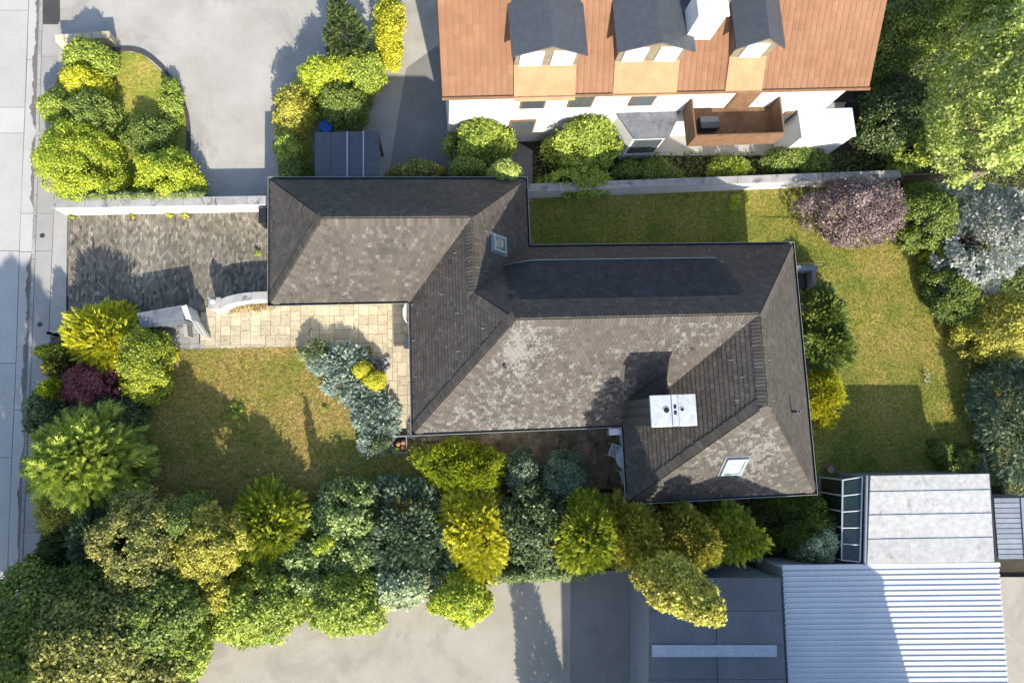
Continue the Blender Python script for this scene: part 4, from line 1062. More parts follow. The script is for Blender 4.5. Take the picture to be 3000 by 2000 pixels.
# --- front bed by the path
plant('creeping_juniper', 'sprawling silvery blue juniper along the curved lawn edge', 'shrub', 1000, 1058, 60, 50, 0.65, 'juniper', 'dome', 'spray', 0.17, ar=0.6, up=0.3, cover=2.6, clump=0.26,
      blobs=[(950, 1058, 42, 40, 0.5), (1042, 1046, 36, 32, 0.55), (1015, 1120, 50, 46, 0.6), (1062, 1160, 48, 42, 0.6), (1085, 1215, 50, 42, 0.6), (1118, 1200, 42, 36, 0.55), (1112, 1258, 50, 38, 0.55), (1092, 1295, 36, 34, 0.5)])
plant('dwarf_spruce', 'small pale green dwarf conifer at the tip of the blue juniper bed', 'shrub', 922, 1030, 36, 38, 0.7, 'greygreen', 'dome', 'needle', 0.11, ar=0.6, cover=2.6)
plant('dwarf_spruce', 'low grey-green dwarf conifer beside the square planter', 'shrub', 1113, 1300, 28, 34, 0.7, 'greygreen', 'dome', 'needle', 0.12, ar=0.6, cover=2.4)
for (px, py, r, w) in ((1064, 1082, 25, 'touching the blue juniper'), (1098, 1114, 28, 'nearer to the square planter')):
    plant('clipped_ball_shrub', 'small golden ball-shaped conifer by the rock pile, ' + w, 'shrub', px, py, r, r, 0.92, 'gold', 'ball', 'leaf', 0.045, zb=0.1, cover=4.0, clump=0.3, group='golden ball shrubs')
plant('dry_plant', 'dried brown plants along the foot of the curved white wall', 'plant', 690, 903, 26, 9, 0.16, 'dry', 'dome', 'leaf', 0.06, cover=1.6, blobs=[(740, 900, 34, 8, 0.16), (785, 898, 22, 8, 0.14)])
# --- back garden
plant('golden_bush', 'bright golden bush against the gable-end eave on the rear lawn', 'shrub', 2408, 1160, 56, 84, 1.6, 'gold', 'dome', 'needle', 0.15, ar=0.6, cover=2.6)
plant('dark_yew', 'dark green spreading yew growing by the house wall and cellar steps', 'shrub', 2405, 925, 68, 92, 1.8, 'green', 'dome', 'spray', 0.24, ar=0.5, up=0.1, cover=3.0, blobs=[(2418, 1010, 78, 70, 1.9)])
plant('plum_tree', 'wide plum-purple leaved tree at the end of the white boundary wall', 'tree', 2522, 610, 148, 102, 3.0, 'plum', 'dome', 'leaf', 0.085, zb=0.3, cover=3.0, clump=0.2)
plant('garden_tree', 'green spreading shrub between plum-purple tree and silver spruce', 'tree', 2715, 632, 92, 108, 2.6, 'green', 'dome', 'leaf', 0.085, cover=3.0, clump=0.2)
plant('silver_spruce', 'silvery blue spruce with layered branches on the garden edge', 'tree', 2905, 680, 112, 160, 4.6, 'silver', 'dome', 'spray', 0.17, ar=0.7, up=0.1, zb=0.5, zc=2.8, cover=2.6, clump=0.17, inner=0.3, blobs=[(2800, 630, 40, 50, 2.6), (2850, 830, 42, 62, 2.8)])
plant('golden_shrub', 'bright yellow low shrub at the foot of the silver spruce', 'shrub', 2762, 745, 55, 26, 1.2, 'gold', 'dome', 'leaf', 0.09, cover=2.8)
plant('garden_shrub', 'deep green rounded bush under the silver spruce beside the rear lawn', 'shrub', 2798, 855, 72, 100, 2.0, 'green', 'dome', 'leaf', 0.08, cover=3.0, clump=0.22)
plant('yellow_maple', 'yellow-leaved tree at the edge of the rear lawn', 'tree', 2950, 950, 112, 122, 3.4, 'oliveyellow', 'dome', 'leaf', 0.095, cover=2.8, clump=0.2)
plant('dark_conifer', 'tall dark blue-green conifer hedge beyond the yellow-leaved tree', 'tree', 2985, 1230, 62, 205, 3.2, 'bluegreen', 'dome', 'spray', 0.24, ar=0.5, up=0.2, cover=2.8, clump=0.26)
plant('low_hedge', 'narrow low green hedge in front of the dark conifer hedge', 'hedge', 2898, 1060, 16, 26, 0.7, 'green', 'dome', 'leaf', 0.07, cover=2.4, blobs=[(2896 + (i % 2) * 5, 1060 + 27 * i, 16, 24, 0.6 + 0.1 * (i % 3)) for i in range(1, 11)])
plant('garden_shrub', 'low green bushes against the white-roofed shed', 'shrub', 2812, 1345, 62, 36, 0.8, 'green', 'dome', 'leaf', 0.07, cover=2.6, blobs=[(2760, 1320, 38, 34, 0.6)])
plant('maple_tree', 'big light-green broadleaf tree overhanging the back corner', 'tree', 2900, 300, 190, 225, 8.0, 'maple', 'ball', 'leaf', 0.135, zb=2.6, zc=5.0, cover=2.3, clump=0.17, inner=0.1)
plant('maple_tree', 'dense green broadleaf tree behind the orange-roofed house', 'tree', 2840, 30, 150, 110, 6.5, 'fresh', 'ball', 'leaf', 0.12, zb=1.5, zc=4.0, cover=2.3, clump=0.2)
# --- shrubs along the neighbour's side of the wall
NG = "neighbour's shrubs along the boundary wall"
plant('neighbour_shrub', 'light green bush with large leaves overhanging the house gutter', 'shrub', 1482, 492, 62, 34, 3.0, 'maple', 'dome', 'leaf', 0.12, zb=0.8, zc=2.8, cover=2.6, group=NG)
plant('neighbour_shrub', 'mid-green bush behind the garage roof gutter', 'shrub', 1375, 488, 62, 30, 2.6, 'green', 'dome', 'leaf', 0.09, zc=2.2, cover=2.6, group=NG)
plant('neighbour_shrub', 'broad sunlit bush below the white facade', 'shrub', 1400, 415, 105, 62, 2.2, 'fresh', 'dome', 'leaf', 0.10, cover=2.6, group=NG)
plant('neighbour_shrub', 'leafy bush trailing over the white boundary wall', 'shrub', 1690, 520, 105, 36, 1.3, 'fresh', 'dome', 'leaf', 0.10, zc=1.0, cover=2.4, group=NG)
plant('neighbour_shrub', 'rounded green bush in front of the bow window', 'shrub', 1715, 415, 115, 62, 2.4, 'fresh', 'dome', 'leaf', 0.10, cover=2.6, group=NG)
plant('neighbour_shrub', 'low bright fern-like bush behind the stained wall coping', 'shrub', 2140, 492, 62, 26, 1.0, 'fresh', 'dome', 'spray', 0.16, cover=2.6, group=NG)
plant('neighbour_shrub', 'low dark hedge plants on the shady strip below the terrace', 'shrub', 2330, 470, 130, 26, 0.9, 'green', 'dome', 'leaf', 0.09, cover=2.4, group=NG)
plant('neighbour_shrub', 'low dull green ground shrubs between two bushes on the wall', 'shrub', 1900, 500, 110, 22, 0.7, 'green', 'dome', 'leaf', 0.08, cover=2.4, group=NG)
plant('neighbour_shrub', 'brownish green shrub at the back of the garage roof', 'shrub', 1225, 512, 90, 26, 1.6, 'olive', 'dome', 'leaf', 0.09, cover=2.4, group=NG)
plant('neighbour_shrub', 'small green shrub next to the carport roof', 'shrub', 868, 505, 48, 32, 1.5, 'green', 'dome', 'leaf', 0.08, cover=2.8, group=NG)
DG = 'dark trees beside the orange-roofed house'
plant('shade_tree', 'dark tree at the gable end of the orange-roofed house', 'tree', 2630, 110, 80, 120, 4.0, 'green', 'dome', 'leaf', 0.11, cover=2.4, group=DG)
plant('shade_tree', 'very dark tree between the orange-roofed house and the big maple', 'tree', 2620, 330, 72, 120, 3.0, 'dark', 'dome', 'leaf', 0.11, cover=2.4, group=DG)
plant('shade_tree', 'mid-green tree close to the plum-purple tree and the big maple', 'tree', 2690, 420, 55, 90, 2.8, 'fresh', 'dome', 'leaf', 0.11, cover=2.4, group=DG)
# --- neighbour's front island
IG = "shrubs on the neighbour's round front island"
plant('clipped_ball_shrub', 'very large yellow-green clipped ball hedge at the pavement corner', 'shrub', 228, 478, 106, 118, 1.9, 'yellowgreen', 'dome', 'leaf', 0.07, cover=3.4, clump=0.22, group=IG)
plant('island_shrub', 'bright yellow-green bush at the driveway side of the wall hedge', 'shrub', 492, 512, 86, 62, 1.5, 'yellowgreen', 'dome', 'leaf', 0.08, cover=3.0, group=IG)
plant('island_shrub', 'golden yellow bush in the middle of the island bed', 'shrub', 252, 244, 58, 46, 1.5, 'gold', 'dome', 'leaf', 0.08, cover=3.0, group=IG)
plant('island_shrub', 'green bush beside the low sandstone wall', 'shrub', 262, 172, 72, 42, 1.5, 'fresh', 'dome', 'leaf', 0.08, cover=3.0, group=IG)
plant('island_shrub', 'light green bush spilling over the pavement edge', 'shrub', 170, 312, 50, 40, 1.2, 'fresh', 'dome', 'leaf', 0.08, cover=3.0, group=IG)
plant('island_shrub', 'deep green bush behind the clipped ball hedge', 'shrub', 270, 330, 62, 55, 1.6, 'green', 'dome', 'leaf', 0.08, cover=3.0, group=IG)
plant('island_shrub', 'low dark spreading bush on the island lawn', 'shrub', 440, 400, 72, 62, 0.8, 'green', 'dome', 'leaf', 0.08, cover=3.0, group=IG)
plant('island_shrub', 'slender green bush along the curved island kerb', 'shrub', 500, 290, 22, 70, 0.6, 'fresh', 'dome', 'leaf', 0.07, cover=3.0, group=IG)
plant('wall_hedge', 'clipped ivy hedge lying over the white driveway wall', 'hedge', 215, 580, 22, 15, 1.2, 'ivy', 'dome', 'leaf', 0.06, zb=0.3, zc=1.0, cover=3.0, blobs=[(215 + 23 * i, 577 - 0.4 * i + (i % 3) * 2, 24, 15, 1.15 + 0.05 * (i % 2)) for i in range(1, 17)])
# --- neighbour's drive hedge
VG = "hedge bushes along the neighbour's drive"
for (px, py, rx, ry, h, pk, lb) in ((862, 330, 50, 90, 1.8, 'oliveyellow', 'olive yellow bush along the concrete drive'), (960, 225, 95, 52, 1.9, 'yellowgreen', 'yellow-green bush at the turn of the drive hedge'),
        (1060, 215, 72, 50, 1.9, 'fresh', 'fresh green bush next to the gravel walk'), (1000, 305, 80, 60, 1.6, 'green', 'dark green bush in front of the carport'),
        (852, 440, 42, 60, 1.6, 'fresh', 'green bush between drive and carport'), (1140, 90, 22, 130, 1.3, 'gold', 'narrow golden hedge beside the gravel walk')):
    plant('drive_bush', lb, 'shrub', px, py, rx, ry, h, pk, 'dome', 'leaf', 0.085, cover=2.8, group=VG)
plant('dark_conifer', 'dark tree whose shade falls over the concrete drive', 'tree', 1010, 90, 62, 70, 4.2, 'dark', 'cone', 'spray', 0.25, cover=2.4)
# --- south neighbours
for (px, py, rx, ry, h, pk, pr, lb) in ((120, 1830, 130, 140, 4.6, 'green', 'ball', 'dark green round tree beyond the hedge by the road'), (300, 1900, 150, 130, 5.2, 'olive', 'ball', 'large olive round tree beyond the hedge'),
        (470, 1800, 95, 105, 4.4, 'green', 'ball', 'green tree beyond the hedge beside the beige yard'), (470, 1960, 90, 70, 4.0, 'olive', 'ball', 'olive tree at the edge of the beige yard'),
        (60, 1990, 110, 80, 4.5, 'green', 'ball', 'leafy tree leaning over the road'), (300, 1770, 100, 80, 3.6, 'green', 'ball', 'mid-green tree squeezed behind the hedge corner'), (180, 1980, 110, 80, 4.2, 'green', 'ball', 'bushy green tree between two olive trees'), (540, 1880, 60, 90, 3.4, 'fresh', 'ball', 'fresh green tree edging the beige yard'),
        (760, 1770, 118, 85, 2.4, 'fresh', 'dome', 'bright green bush bordering the beige yard'), (1010, 1765, 105, 72, 2.2, 'fresh', 'dome', 'light green bush behind the laurels and beige yard'),
        (1180, 1710, 95, 48, 1.8, 'greygreen', 'dome', 'grey-green bush behind the blue-grey juniper'), (1350, 1752, 66, 66, 2.2, 'yellowgreen', 'dome', 'yellow-green bush on the beige yard'),
        (640, 1722, 70, 60, 2.4, 'oliveyellow', 'dome', 'olive yellow bush beside the first yard trees'), (900, 1700, 60, 45, 1.8, 'glossy', 'dome', 'glossy bush between two bright green yard bushes'),
        (200, 1722, 110, 42, 2.2, 'olive', 'dome', 'dull green bushes right behind the fence corner')):
    plant('yard_tree' if pr == 'ball' else 'yard_bush', lb, 'tree' if pr == 'ball' else 'shrub', px, py, rx, ry, h, pk, pr, 'leaf', 0.11, zb=None if pr == 'dome' else 0.8, cover=2.4, group=SG, clump=0.2)
plant('ivy_hedge', 'long low ivy-covered strip behind the golden conifer', 'hedge', 1400, 1690, 26, 20, 0.8, 'ivy', 'dome', 'leaf', 0.075, cover=2.6, blobs=[(1400 + 24 * i, 1688 - i, 26, 18 + (i % 3) * 2, 0.8) for i in range(1, 14)])
plant('tall_birch', 'tall slim green tree rising above the grey flat roof', 'tree', 2045, 1762, 92, 98, 9.4, 'oliveyellow', 'egg', 'leaf', 0.11, zb=4.0, zc=8.0, cover=2.4, clump=0.24)
plant('road_tree', 'tall dense tree shading the road at the garden end', 'tree', -140, 2160, 150, 140, 10.0, 'green', 'ball', 'leaf', 0.16, zb=2.5, zc=6.5, cover=2.2, clump=0.2)
plant('road_tree', 'second tall tree shading the lower road and kerb', 'tree', -330, 1950, 150, 140, 9.0, 'green', 'ball', 'leaf', 0.16, zb=2.5, zc=6.0, cover=2.2, clump=0.2)
cyp = plant('column_cypress', 'slim column cypress standing on the beige yard', 'tree', 1640, 2190, 52, 60, 5.0, 'green', 'cone', 'spray', 0.2, zc=0.5, cover=2.6)

def ground_cover(name, label, poly, palk, dens, seed, size=0.10):
    r = np.random.default_rng(seed); p = np.array(poly); lo, hi = p.min(0), p.max(0)
    n = int((hi[0] - lo[0]) * (hi[1] - lo[1]) * dens); pts = r.uniform(lo, hi, (n, 2)); pts = pts[inpoly(pts, poly)]; n = len(pts)
    T, Fs = template('leaf'); nrm = unit(np.array([0, 0, 1.0]) + r.normal(0, 0.5, (n, 3))); ax = unit(np.cross(nrm, r.normal(0, 1, (n, 3)))); bi = np.cross(nrm, ax)
    L = size * r.uniform(0.6, 1.4, n); pos = np.column_stack([pts, r.uniform(-0.12, 0.12, n)])
    V = pos[:, None] + ax[:, None] * T[None, :, 0:1] * L[:, None, None] + bi[:, None] * T[None, :, 1:2] * L[:, None, None] * 0.75 + nrm[:, None] * T[None, :, 2:3] * L[:, None, None]
    F_ = (np.arange(n)[:, None, None] * 4 + Fs[0][None]).reshape(-1, 4)
    tag(link(name, arr_mesh(name, V.reshape(-1, 3), [F_], r.beta(2, 2.5, n)), PAL[palk]), label, 'ground cover', kind='stuff')
ground_cover('ground_cover', 'dark leafy ground cover below the big trees', pp((2555, -60), (3100, -60), (3100, 900), (2960, 900), (2860, 780), (2720, 548), (2560, 535)), 'green', 160, 71)
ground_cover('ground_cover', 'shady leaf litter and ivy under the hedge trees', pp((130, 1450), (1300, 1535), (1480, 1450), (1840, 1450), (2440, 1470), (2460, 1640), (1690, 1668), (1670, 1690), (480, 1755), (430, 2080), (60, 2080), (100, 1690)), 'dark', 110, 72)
ground_cover('ground_cover', 'ivy along the foot of the white boundary wall', pp((1560, 445), (2420, 448), (2560, 440), (2560, 520), (1560, 548)), 'green', 150, 73)
ground_cover('ground_cover', 'low greenery along the outer edge of the rear lawn', pp((2850, 800), (3100, 800), (3100, 1450), (2935, 1450), (2925, 1000)), 'green', 150, 74)
# small weeds and flowers
for (px, py, r, pk, lb) in ((755, 741, 9, 'fresh', 'lone green weed growing in the block paving'), (540, 632, 9, 'gold', 'yellow weed at the foot of the driveway wall'), (208, 634, 9, 'fresh', 'green weed at the pavement end of the driveway wall'),
        (385, 632, 7, 'oliveyellow', 'small yellow weed half way along the driveway wall'), (495, 630, 7, 'gold', 'tiny yellow weed near the driveway wall'),
        (950, 1195, 8, 'fresh', 'bright weed tuft on the dry front lawn'), (692, 1205, 26, 'fresh', 'patch of light green weeds on the front lawn'), (2165, 590, 30, 'yellowgreen', 'low yellow-green creeper at the foot of the boundary wall')):
    plant('weed', lb, 'plant', px, py, r, r * 0.85, 0.14, pk, 'dome', 'leaf', 0.055, zb=0.02, cover=1.6, K=10, clump=0.4)
fl = P(2703, 1108)
ft = thing('flower_clump', (fl[0], fl[1], 0), 'slim clump of small white flowers on the rear lawn', 'flowers')
rng = np.random.default_rng(55)
mb = MB(); stems = MB()
for i in range(26):
    x, y, z = fl[0] + rng.normal(0, 0.05), fl[1] + rng.normal(0, 0.16), rng.uniform(0.15, 0.45)
    mb.lathe((x, y, z), [(0.010, -0.008), (0.022, 0.0), (0.010, 0.012)], 6)
    stems.tube([(x, y, 0), (x, y, z)], 0.005, 4)
mb.build('blossoms', M['white'], ft); stems.build('stems', PAL['green'], ft)

# ================================================================== garden things
# rocks
rr = random.Random(4); rg = np.random.default_rng(8)
def rock(c, r, rz, tint):
    n1, n2 = 7, 5; V = []; Fc = []
    for j in range(n2):
        ph = -1.2 + 2.4 * j / (n2 - 1)
        for i in range(n1):
            th = 2 * math.pi * i / n1; k = rr.uniform(0.75, 1.15)
            V.append((c[0] + r * k * math.cos(ph) * math.cos(th + rz), c[1] + 0.75 * r * k * math.cos(ph) * math.sin(th + rz), c[2] + 0.62 * r * k * math.sin(ph)))
    for j in range(n2 - 1):
        for i in range(n1): Fc.append([j * n1 + i, j * n1 + (i + 1) % n1, (j + 1) * n1 + (i + 1) % n1, (j + 1) * n1 + i])
    Fc.append([(n2 - 1) * n1 + i for i in range(n1)]); Fc.append([i for i in range(n1)][::-1])
    o = MB().add(V, Fc, tint).build('garden_rock', M['rock'], None, c)
    tag(o, 'grey-white rock in the rock pile by the golden ball shrubs', 'rock', 'rocks in the rock pile')
for i in range(24):
    px, py = rr.uniform(1094, 1136), rr.uniform(1046, 1088)
    r = rr.uniform(0.07, 0.13)
    c = P(px, py, 0.1)
    rock((c[0], c[1], 0.02 + 0.5 * r + (0.08 if i > 15 else 0)), r, rr.random() * 6, rr.random())
# square planter with terracotta balls
q = [P(*p, 0.22) for p in ((1149, 1276), (1193, 1277), (1193, 1326), (1147, 1326))]
pc_ = [sum(p[i] for p in q) / 4 for i in (0, 1)]; hx = (q[1][0] - q[0][0]) / 2; hy = (q[0][1] - q[2][1]) / 2
pt_ = thing('square_planter', (pc_[0], pc_[1], 0), 'square grey stone planter holding terracotta balls', 'planter')
for (x0, x1, y0, y1) in ((-hx, hx, hy - 0.05, hy), (-hx, hx, -hy, -hy + 0.05), (-hx, -hx + 0.05, -hy + 0.05, hy - 0.05), (hx - 0.05, hx, -hy + 0.05, hy - 0.05)):
    MB().box(pc_[0] + x0, pc_[0] + x1, pc_[1] + y0, pc_[1] + y1, -0.1, 0.22).build('side', M['rock'], pt_)
MB().box(pc_[0] - hx + 0.05, pc_[0] + hx - 0.05, pc_[1] - hy + 0.05, pc_[1] + hy - 0.05, -0.1, 0.15).build('soil', M['soil'], pt_)
for (px, py, w) in ((1167, 1300, 'darker, touching the two others'), (1181, 1296, 'furthest from the planted corner'), (1180, 1311, 'next to the green plant')):
    c = P(px, py, 0.26)
    o = MB().lathe((c[0], c[1], 0.26), [(0.105 * math.cos(math.radians(t)), 0.105 * math.sin(math.radians(t))) for t in range(-80, 81, 16)], 18).build('terracotta_ball', M['terracotta'], None, (c[0], c[1], 0.15), smooth=True)
    tag(o, 'terracotta ball in the square planter, ' + w, 'ball', 'terracotta balls in the planter')
plant('planter_plant', 'small bright green plant in the corner of the square planter', 'plant', 1163, 1319, 12, 8, 0.34, 'fresh', 'dome', 'leaf', 0.06, zb=0.15, cover=2, K=8, clump=0.4)
# round clay dish
c = P(2425, 1374)
pot = thing('plant_pot', (c[0], c[1], 0), 'round pink clay pot in a wire ring on the rear lawn', 'pot')
MB().lathe((c[0], c[1], 0), [(0.11, 0), (0.145, 0.22), (0.16, 0.24)], 18).build('pot', M['pink'], pot, smooth=True)
MB().tube([(c[0] + 0.27 * math.cos(t / 20 * 2 * math.pi), c[1] + 0.27 * math.sin(t / 20 * 2 * math.pi), 0.12) for t in range(21)], 0.014, 6).build('wire_ring', M['zinc'], pot)
for k in range(3):
    t = k * 2.1; MB().tube([(c[0] + 0.27 * math.cos(t), c[1] + 0.27 * math.sin(t), 0.0), (c[0] + 0.27 * math.cos(t), c[1] + 0.27 * math.sin(t), 0.125), (c[0] + 0.14 * math.cos(t), c[1] + 0.14 * math.sin(t), 0.15)], 0.01, 5).build('wire_foot', M['zinc'], pot)
# terrace table and chairs
c = P(1840, 1340, 0.73)
tb = thing('garden_table', (c[0], c[1], 0.02), 'round white garden table half under the eave of the terrace', 'table')
MB().lathe((c[0], c[1], 0), [(0.50, 0.70), (0.53, 0.71), (0.53, 0.735), (0.51, 0.745)], 32).build('table_top', M['white'], tb, smooth=True)
for k in range(4):
    t = math.pi / 4 + k * math.pi / 2
    MB().tube([(c[0] + 0.40 * math.cos(t), c[1] + 0.40 * math.sin(t), 0.0), (c[0] + 0.28 * math.cos(t), c[1] + 0.28 * math.sin(t), 0.705)], 0.025, 8).build('leg', M['white'], tb)
def chair(px, py, rz, label):
    c = P(px, py, 0.45)
    o = thing('garden_chair', (c[0], c[1], 0.02), label, 'chair', 'white garden chairs at the terrace table')
    o.rotation_euler = (0, 0, rz)
    def part(mb, nm, par=o):
        me = bpy.data.meshes.new(nm); me.from_pydata([tuple(p) for p in mb.v], [], mb.f); me.materials.append(M['white'])
        q_ = bpy.data.objects.new(nm, me); COL.objects.link(q_); q_.parent = par; return q_
    mb = MB()
    for i in range(5): mb.box(-0.22 + i * 0.09, -0.14 + i * 0.09, -0.22, 0.22, 0.41, 0.435)
    part(mb.box(-0.24, 0.24, -0.24, -0.215, 0.40, 0.44).box(-0.24, 0.24, 0.215, 0.24, 0.40, 0.44), 'seat')
    mb = MB(); mb.tube([(-0.24, -0.22, 0.44), (-0.33, -0.22, 0.88)], 0.018, 6).tube([(-0.24, 0.22, 0.44), (-0.33, 0.22, 0.88)], 0.018, 6)
    for f in (0.25, 0.45, 0.65, 0.85, 1.0): mb.tube([(-0.24 - 0.09 * f, -0.22, 0.44 + 0.44 * f), (-0.25 - 0.09 * f, 0, 0.44 + 0.44 * f), (-0.24 - 0.09 * f, 0.22, 0.44 + 0.44 * f)], 0.02, 6)
    part(mb, 'backrest')
    for sg in (-1, 1):
        part(MB().box(-0.30, 0.24, sg * 0.25 - 0.025, sg * 0.25 + 0.025, 0.64, 0.665), 'armrest')
        part(MB().tube([(0.25, sg * 0.25, -0.02), (0.20, sg * 0.25, 0.645)], 0.018, 6), 'leg')
        part(MB().tube([(-0.30, sg * 0.25, -0.02), (-0.24, sg * 0.25, 0.645)], 0.018, 6), 'leg')
chair(1803, 1322, math.radians(-22), 'white slatted armchair drawn up on the terrace side of the table')
chair(1834, 1392, math.radians(100), 'white slatted armchair tucked between the table and the hedge')
# cellar stairs beside the rear wall
a, b = P(2330, 778, 0.9), P(2394, 776, 0.9)
cs = thing('cellar_stair', (a[0], a[1], 0), 'grey concrete cellar stair walls beside the rear house wall', 'stairs')
ax, ay = a[0] - 0.45, a[1]; bx = b[0]
MB().box(ax, bx, ay - 0.20, ay, -0.1, 0.86).build('wall_face', M['slab_g'], cs); MB().box(ax, bx, ay - 0.22, ay + 0.02, 0.86, 0.90).build('coping_stone', M['zinc'], cs)
MB().box(bx - 0.16, bx, ay - 0.95, ay - 0.22, -0.1, 0.72).build('wall_face', M['slab_g'], cs)
for i in range(4): MB().box(ax + 0.02 + i * 0.3, ax + 0.30 + i * 0.3, ay - 0.94, ay - 0.22, -0.12, 0.02 + 0.09 * i).build('step', M['gutter'], cs)
MB().tube([(ax, ay - 0.1, 0.9), (ax, ay - 0.1, 1.75), (bx, ay - 0.1, 1.75), (bx, ay - 0.1, 0.9)], 0.02, 6).build('handrail', M['gutter'], cs)
# bin by the garage corner
c = P(779, 632, 0.9)
bn = thing('wheelie_bin', (c[0], c[1], 0), 'black bin standing between driveway wall and garage eave', 'bin')
MB().box(c[0] - 0.26, c[0] + 0.26, c[1] - 0.30, c[1] + 0.28, 0.05, 0.9).build('body', M['bin'], bn, bevel=0.03); MB().box(c[0] - 0.29, c[0] + 0.29, c[1] - 0.34, c[1] + 0.31, 0.9, 0.95).build('lid', M['bin'], bn, bevel=0.02)
for s_ in (-1, 1): MB().tube([(c[0] + s_ * 0.27, c[1] + 0.28, 0.08), (c[0] + s_ * 0.33, c[1] + 0.28, 0.08)], 0.09, 12).build('wheel', M['pipe'], bn)

# ================================================================== shed, glasshouse, sheds beyond
Z = 2.5
sh = thing('garden_shed', P(2560, 1640, 0), 'shed with four broad weathered white roof sheets', 'shed')
A, B, C_, D_ = [Vector(P(*p, Z)) for p in ((2547, 1392), (2893, 1386), (2914, 1646), (2541, 1652))]
def lerp(a, b, t): return a + (b - a) * t
ctr = (A + B + C_ + D_) / 4
MB().prism([lerp(p, ctr, 0.04)[:2] for p in (A, B, C_, D_)], -0.14, Z - 0.13).build('wall', M['greyboard'], sh)
MB().prism([p[:2] for p in (A, B, C_, D_)], Z - 0.12, Z - 0.03).build('roof_deck', M['zinc'], sh)
fr = [0, 0.187, 0.452, 0.724, 1.0]
for i in range(4):
    a0, a1 = lerp(A, D_, fr[i]), lerp(A, D_, fr[i + 1]); b0, b1 = lerp(B, C_, fr[i]), lerp(B, C_, fr[i + 1])
    d = (a1 - a0).normalized() * 0.012; zz = 0.022 * (3 - i)
    nseg = 24; vs = []; fs = []
    for j in range(nseg + 1):
        t = j / nseg
        for (pa, pb, off, dz) in ((a0, b0, d, 0.018), (a1, b1, -d, 0.0)):
            p = lerp(pa, pb, t) + off; vs.append((p.x, p.y, Z + zz + dz + random.uniform(-0.004, 0.004)))
    n2 = len(vs)
    vs += [(v[0], v[1], Z - 0.029) for v in vs]
    for j in range(nseg):
        k = 2 * j; fs += [[k, k + 1, k + 3, k + 2], [n2 + k, k, k + 2, n2 + k + 2], [k + 1, n2 + k + 1, n2 + k + 3, k + 3]]
    fs += [[0, n2, n2 + 1, 1], [n2 - 2, n2 - 1, 2 * n2 - 1, 2 * n2 - 2]]
    MB().add(vs, fs, random.random()).build('roof_sheet', M['sheet'], sh)
    if i: MB().tube([a0 + Vector((0, 0, zz + 0.03)), b0 + Vector((0, 0, zz + 0.03))], 0.02, 6).build('seam', M['greyboard'], sh)
MB().tube([A + Vector((-0.1, 0, -0.03)), D_ + Vector((-0.1, -0.02, -0.03))], 0.06, 8).build('gutter', M['greyboard'], sh)
MB().tube([B + Vector((0.06, 0, 0)), C_ + Vector((0.06, 0, 0))], 0.035, 8).build('edge_trim', M['gutter'], sh)
# glasshouse leaning on the shed
gh = thing('glasshouse', P(2475, 1640, 0), 'narrow lean-to glasshouse with white frame against the shed', 'glasshouse')
g0, g1 = Vector(P(2469, 1405, 1.9)), Vector(P(2466, 1640, 1.9)); s0_, s1_ = Vector(A) + Vector((-0.17, -0.06, -0.2)), Vector(D_) + Vector((-0.17, 0.05, -0.2))
def beam(p, q, w, par, nm='frame_bar', m='white'):
    return MB().tube([p, q], w, 4).build(nm, M[m], par)
for (p, q, w) in ((g0, g1, 0.035), (s0_, s1_, 0.035)): beam(p, q, w, gh)
gb0, gb1 = Vector((g0.x, g0.y, 0)), Vector((g1.x, g1.y, 0))
nb = 5
for i in range(nb + 1):
    t = i / nb; beam(lerp(g0, g1, t), lerp(s0_, s1_, t), 0.026, gh); beam(lerp(gb0, gb1, t), lerp(g0, g1, t), 0.026, gh)
    if i < nb:
        t0, t1 = t + 0.012, (i + 1) / nb - 0.012
        pn = [lerp(g0, g1, t0), lerp(g0, g1, t1), lerp(s0_, s1_, t1), lerp(s0_, s1_, t0)]
        MB().add(pn + [p - Vector((0, 0, 0.012)) for p in pn], [[3, 2, 1, 0], [4, 5, 6, 7], [0, 1, 5, 4], [1, 2, 6, 5], [2, 3, 7, 6], [3, 0, 4, 7]]).build('pane', M['greenglass'], gh)
        pn = [lerp(gb0, gb1, t0), lerp(gb0, gb1, t1), lerp(g0, g1, t1), lerp(g0, g1, t0)]
        MB().add(pn + [p + Vector((0.012, 0, 0)) for p in pn], [[0, 1, 2, 3], [7, 6, 5, 4], [0, 4, 5, 1], [1, 5, 6, 2], [2, 6, 7, 3], [3, 7, 4, 0]]).build('pane', M['greenglass'], gh)
MB().bar(gb0, gb1, 0.12, -0.12, 0.25).build('plinth', M['slab_g'], gh)
# boarded screen running from the shed
sc0, sc1 = Vector(P(2881, 1326, 0.7)[:2]), Vector(P(2893, 1384, 0.7)[:2])
scn = thing('board_screen', (sc0.x, sc0.y, 0), 'narrow weathered board screen standing at the shed corner', 'screen')
for i in range(5): MB().bar(lerp(sc0, sc1, i / 5 + 0.01), lerp(sc0, sc1, (i + 1) / 5 - 0.01), 0.03, -0.1, 0.66).build('board', M['white_metal'], scn)
MB().bar(sc0, sc1, 0.11, 0.66, 0.70).build('cap_rail', M['sheet'], scn)
